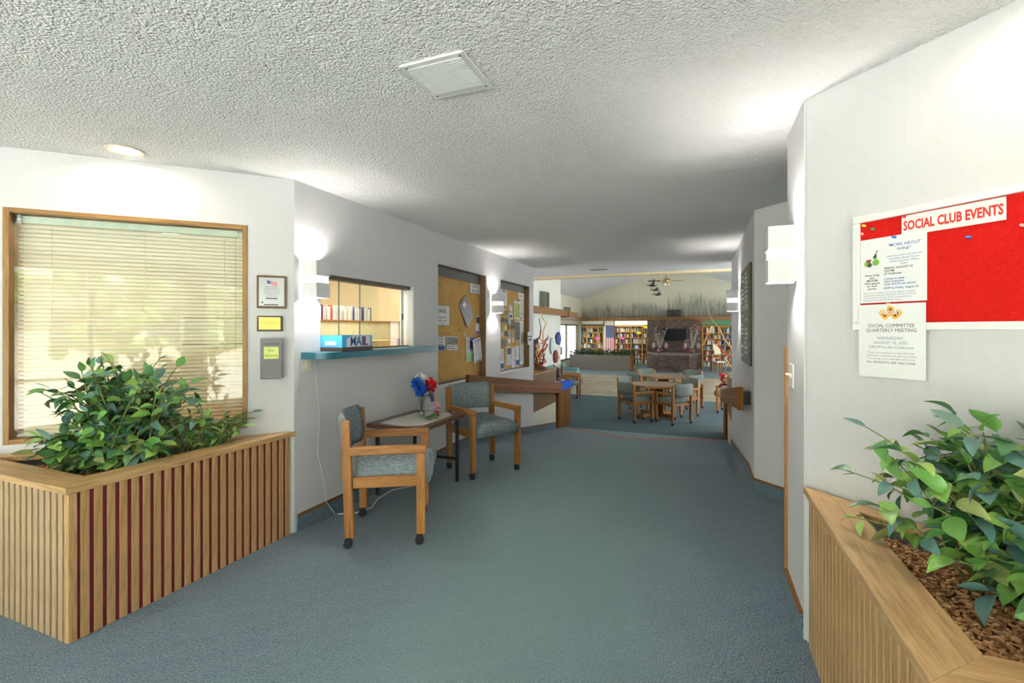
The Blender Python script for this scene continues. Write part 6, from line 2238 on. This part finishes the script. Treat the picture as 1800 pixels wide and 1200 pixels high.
# grey reeds along the ledge
reed = [plain('reed_grey', srgb(172, 174, 166), 0.8), plain('reed_dark', srgb(138, 140, 132), 0.8)]
clumps = [(1030, 534, 8), (1040, 541, 7), (1049, 527, 11), (1060, 536, 8), (1070, 520, 13), (1081, 536, 9), (1092, 528, 12), (1103, 533, 11), (1115, 526, 13), (1128, 522, 13), (1140, 521, 14), (1151, 528, 12), (1162, 536, 8), (1181, 516, 12),
          (1196, 510, 14), (1207, 524, 9), (1217, 514, 11), (1232, 508, 14), (1244, 528, 9), (1256, 520, 11), (1268, 521, 12), (1280, 519, 12)]
for i, (px, ytop, n) in enumerate(clumps):
    rs = random.Random(200 + i)
    Yc = YB - 0.18
    dd = Yc / (0.9272 + (px - 900) / 824 * 0.3746)
    hgt = (556.5 - ytop) / 824 * dd
    where = ('above the long planter box' if px < 1065 else 'above the flag and left bookcase' if px < 1138 else 'beside the bird ornaments above the chimney' if px < 1172 else 'beside the black loudspeaker' if px < 1232 else 'above the right bookcase')
    t = thing('reed_clump', ('tall' if hgt > 1.12 else 'medium' if hgt > 0.85 else 'short') + ' clump of grey reeds on the gable ledge ' + where, 'reeds', (xpx(px, Yc), Yc, 2.13), 0, 'grey reed clumps along the gable ledge')
    for q in range(n):
        x0_ = rs.uniform(-.16, .16); ln = rs.uniform(-0.34, 0.22) * hgt * .5; hh = hgt * (1.0 if q == 0 else rs.uniform(0.4, 0.95))
        pts = [(x0_, 0, 0), (x0_ + ln * 0.15, 0, hh * 0.4), (x0_ + ln * 0.5, -0.01, hh * 0.75), (x0_ + ln, -0.02, hh)]
        b = MB(); b.tube(pts, [0.010, 0.011, 0.016 if q % 2 else 0.012, 0.004], 4); b.build('blade', reed[q % 2], t)

# ceiling fan
t = thing('ceiling_fan', 'brass ceiling fan with dark wooden blades hanging from the ridge', 'ceiling fan', (-1.30, 19.5, 3.35))
br2 = NT('fan_brass', 0.3, 0.5, 0.7); br2.color(srgb(186, 166, 116))
b = MB(); b.tube([(0, 0, 0.1), (0, 0, 1.50)], 0.018, 10); b.build('rod', 'fan_brass', t)
b = MB(); b.lathe([(0.0, -0.09), (0.05, -0.085), (0.11, -0.04), (0.13, 0.02), (0.10, 0.08), (0.04, 0.12), (0.0, 0.13)], 20); b.build('motor', 'fan_brass', t)
b = MB(); b.lathe([(0.02, 0.0), (0.07, -0.06), (0.09, -0.12)], 16, (0, 0, 1.52)); b.build('canopy', 'fan_brass', t)
for q in range(4):
    m_ = Matrix.Rotation(R(12) + q * PI / 2, 4, 'Z')
    b = MB(); b.box(0.12, 0.24, -0.02, 0.02, -0.02, -0.005, 0.002, m_); b.build('blade_iron', 'fan_brass', t)
    b = MB(); b.box(0.20, 0.68, -0.075, 0.075, -0.008, 0.006, 0.004, m_ @ Matrix.Rotation(R(9), 4, 'X')); b.build('blade', 'walnut_x', t)
for q in range(3):
    a = q * 2.1
    b = MB(); b.ball((0.09 * math.cos(a), 0.09 * math.sin(a), -0.13), 0.05, 1, 1, 1, 1.2); b.build('light_shade', plain('shade_amber', srgb(230, 214, 180), 0.3), t)

# reading table by the right bookcase
t = thing('reading_table', 'small wooden reading table in front of the right bookcase', 'table', (0.95, 24.8, ZF))
b = MB(); b.box(-0.55, 0.45, -0.35, 0.35, 0.70, 0.74, 0.004); b.build('top', 'walnut_x', t)
for x in (-0.5, 0.4):
    for y in (-0.3, 0.3):
        b = MB(); b.box(x - 0.03, x + 0.03, y - 0.03, y + 0.03, 0, 0.70); b.build('leg', 'walnut_z', t)
t = thing('desk_sign', 'cream easel card standing on the reading table', 'sign', (0.75, 24.75, ZF + 0.766), R(10))
b = MB(); b.box(-0.14, 0.14, -0.01, 0.01, 0.0, 0.52, 0.003, Matrix.Rotation(R(-12), 4, 'X') @ Matrix.Rotation(R(-10), 4, 'Y')); b.build('card', plain('card_cream', srgb(236, 228, 200), 0.7), t)
b = MB(); b.box(-0.02, 0.02, 0.02, 0.14, -0.026, 0.2); b.build('strut', 'card_cream', t)
for x, y, r_, lb in ((1.75, 24.6, 20, 'wooden reading chair with pale cushion beside the reading table'), (0.75, 24.05, -150, 'wooden reading chair tucked under the reading table')):
    t = thing('reading_chair', lb, 'chair', (x, y, ZF), R(r_))
    for sx in (-1, 1):
        b = MB(); b.box(sx * 0.2 - 0.018, sx * 0.2 + 0.018, 0.18, 0.216, 0, 0.44); b.build('leg', 'honey_z', t)
        b = MB(); b.box(sx * 0.2 - 0.018, sx * 0.2 + 0.018, -0.216, -0.18, 0, 0.82); b.build('leg', 'honey_z', t)
    b = MB(); b.box(-0.22, 0.22, -0.22, 0.22, 0.44, 0.49, 0.01, seg=2); b.build('seat', plain('seat_pale', srgb(222, 222, 220), 0.8), t)
    for z in (0.6, 0.74):
        b = MB(); b.box(-0.19, 0.19, -0.21, -0.19, z, z + 0.07, 0.004); b.build('back_slat', 'honey_x', t)

# sunroom furniture glimpsed through the side windows
for i, (x, y) in enumerate(((-8.3, 25.6), (-7.9, 26.6), (-9.0, 27.3))):
    t = thing('patio_chair', 'dark blue patio chair in the bright sunroom', 'chair', (x, y, ZF), R(40 * i), 'patio chairs in the sunroom')
    db = plain('patio_blue', srgb(74, 92, 124), 0.6)
    b = MB(); b.box(-0.24, 0.24, -0.24, 0.24, 0.42, 0.47, 0.01); b.build('seat', db, t)
    b = MB(); b.box(-0.24, 0.24, -0.26, -0.22, 0.5, 0.98, 0.01); b.build('back', db, t)
    for sx in (-1, 1):
        for sy in (-1, 1):
            b = MB(); b.tube([(sx * 0.22, sy * 0.22, 0), (sx * 0.22, sy * 0.22, 0.44)], 0.014, 6); b.build('leg', 'white_paint', t)
b = MB(); b.box(-12.1, -12.0, 20, 31, ZF, 0.35); b.box(-12.1, -12.0, 20, 31, 2.2, 2.6)
for y in (21, 23.5, 26, 28.5):
    b.box(-12.1, -12.0, y, y + 0.25, 0.35, 2.2)
struct(b.build('wall_sunroom_outer', 'white_paint'), 'white framed outer wall of the sunroom', 'wall')
# lamp that lights the cream valance and shelves left of the fireplace
for xa, xb, lb in ((xpx(1084), xpx(1136), 'shelf strip lamp under the beam over the left bookcase'),):
    t = thing('strip_lamp', lb, 'lamp', ((xa + xb) / 2, 27.03, 1.90))
    b = MB(); b.box((xa - xb) / 2, (xb - xa) / 2, -0.025, 0.025, -0.01, 0.03, 0.004); b.build('housing', 'white_paint', t)
    l = bpy.data.lights.new('strip_light', 'AREA'); l.shape = 'RECTANGLE'; l.size = xb - xa; l.size_y = 0.05; l.energy = 14; l.color = (1, 0.93, 0.75)
    o = bpy.data.objects.new('strip_light', l); COL.objects.link(o); o.parent = t; o.location = (0, 0, -0.015); o.rotation_euler = (R(35), 0, 0)
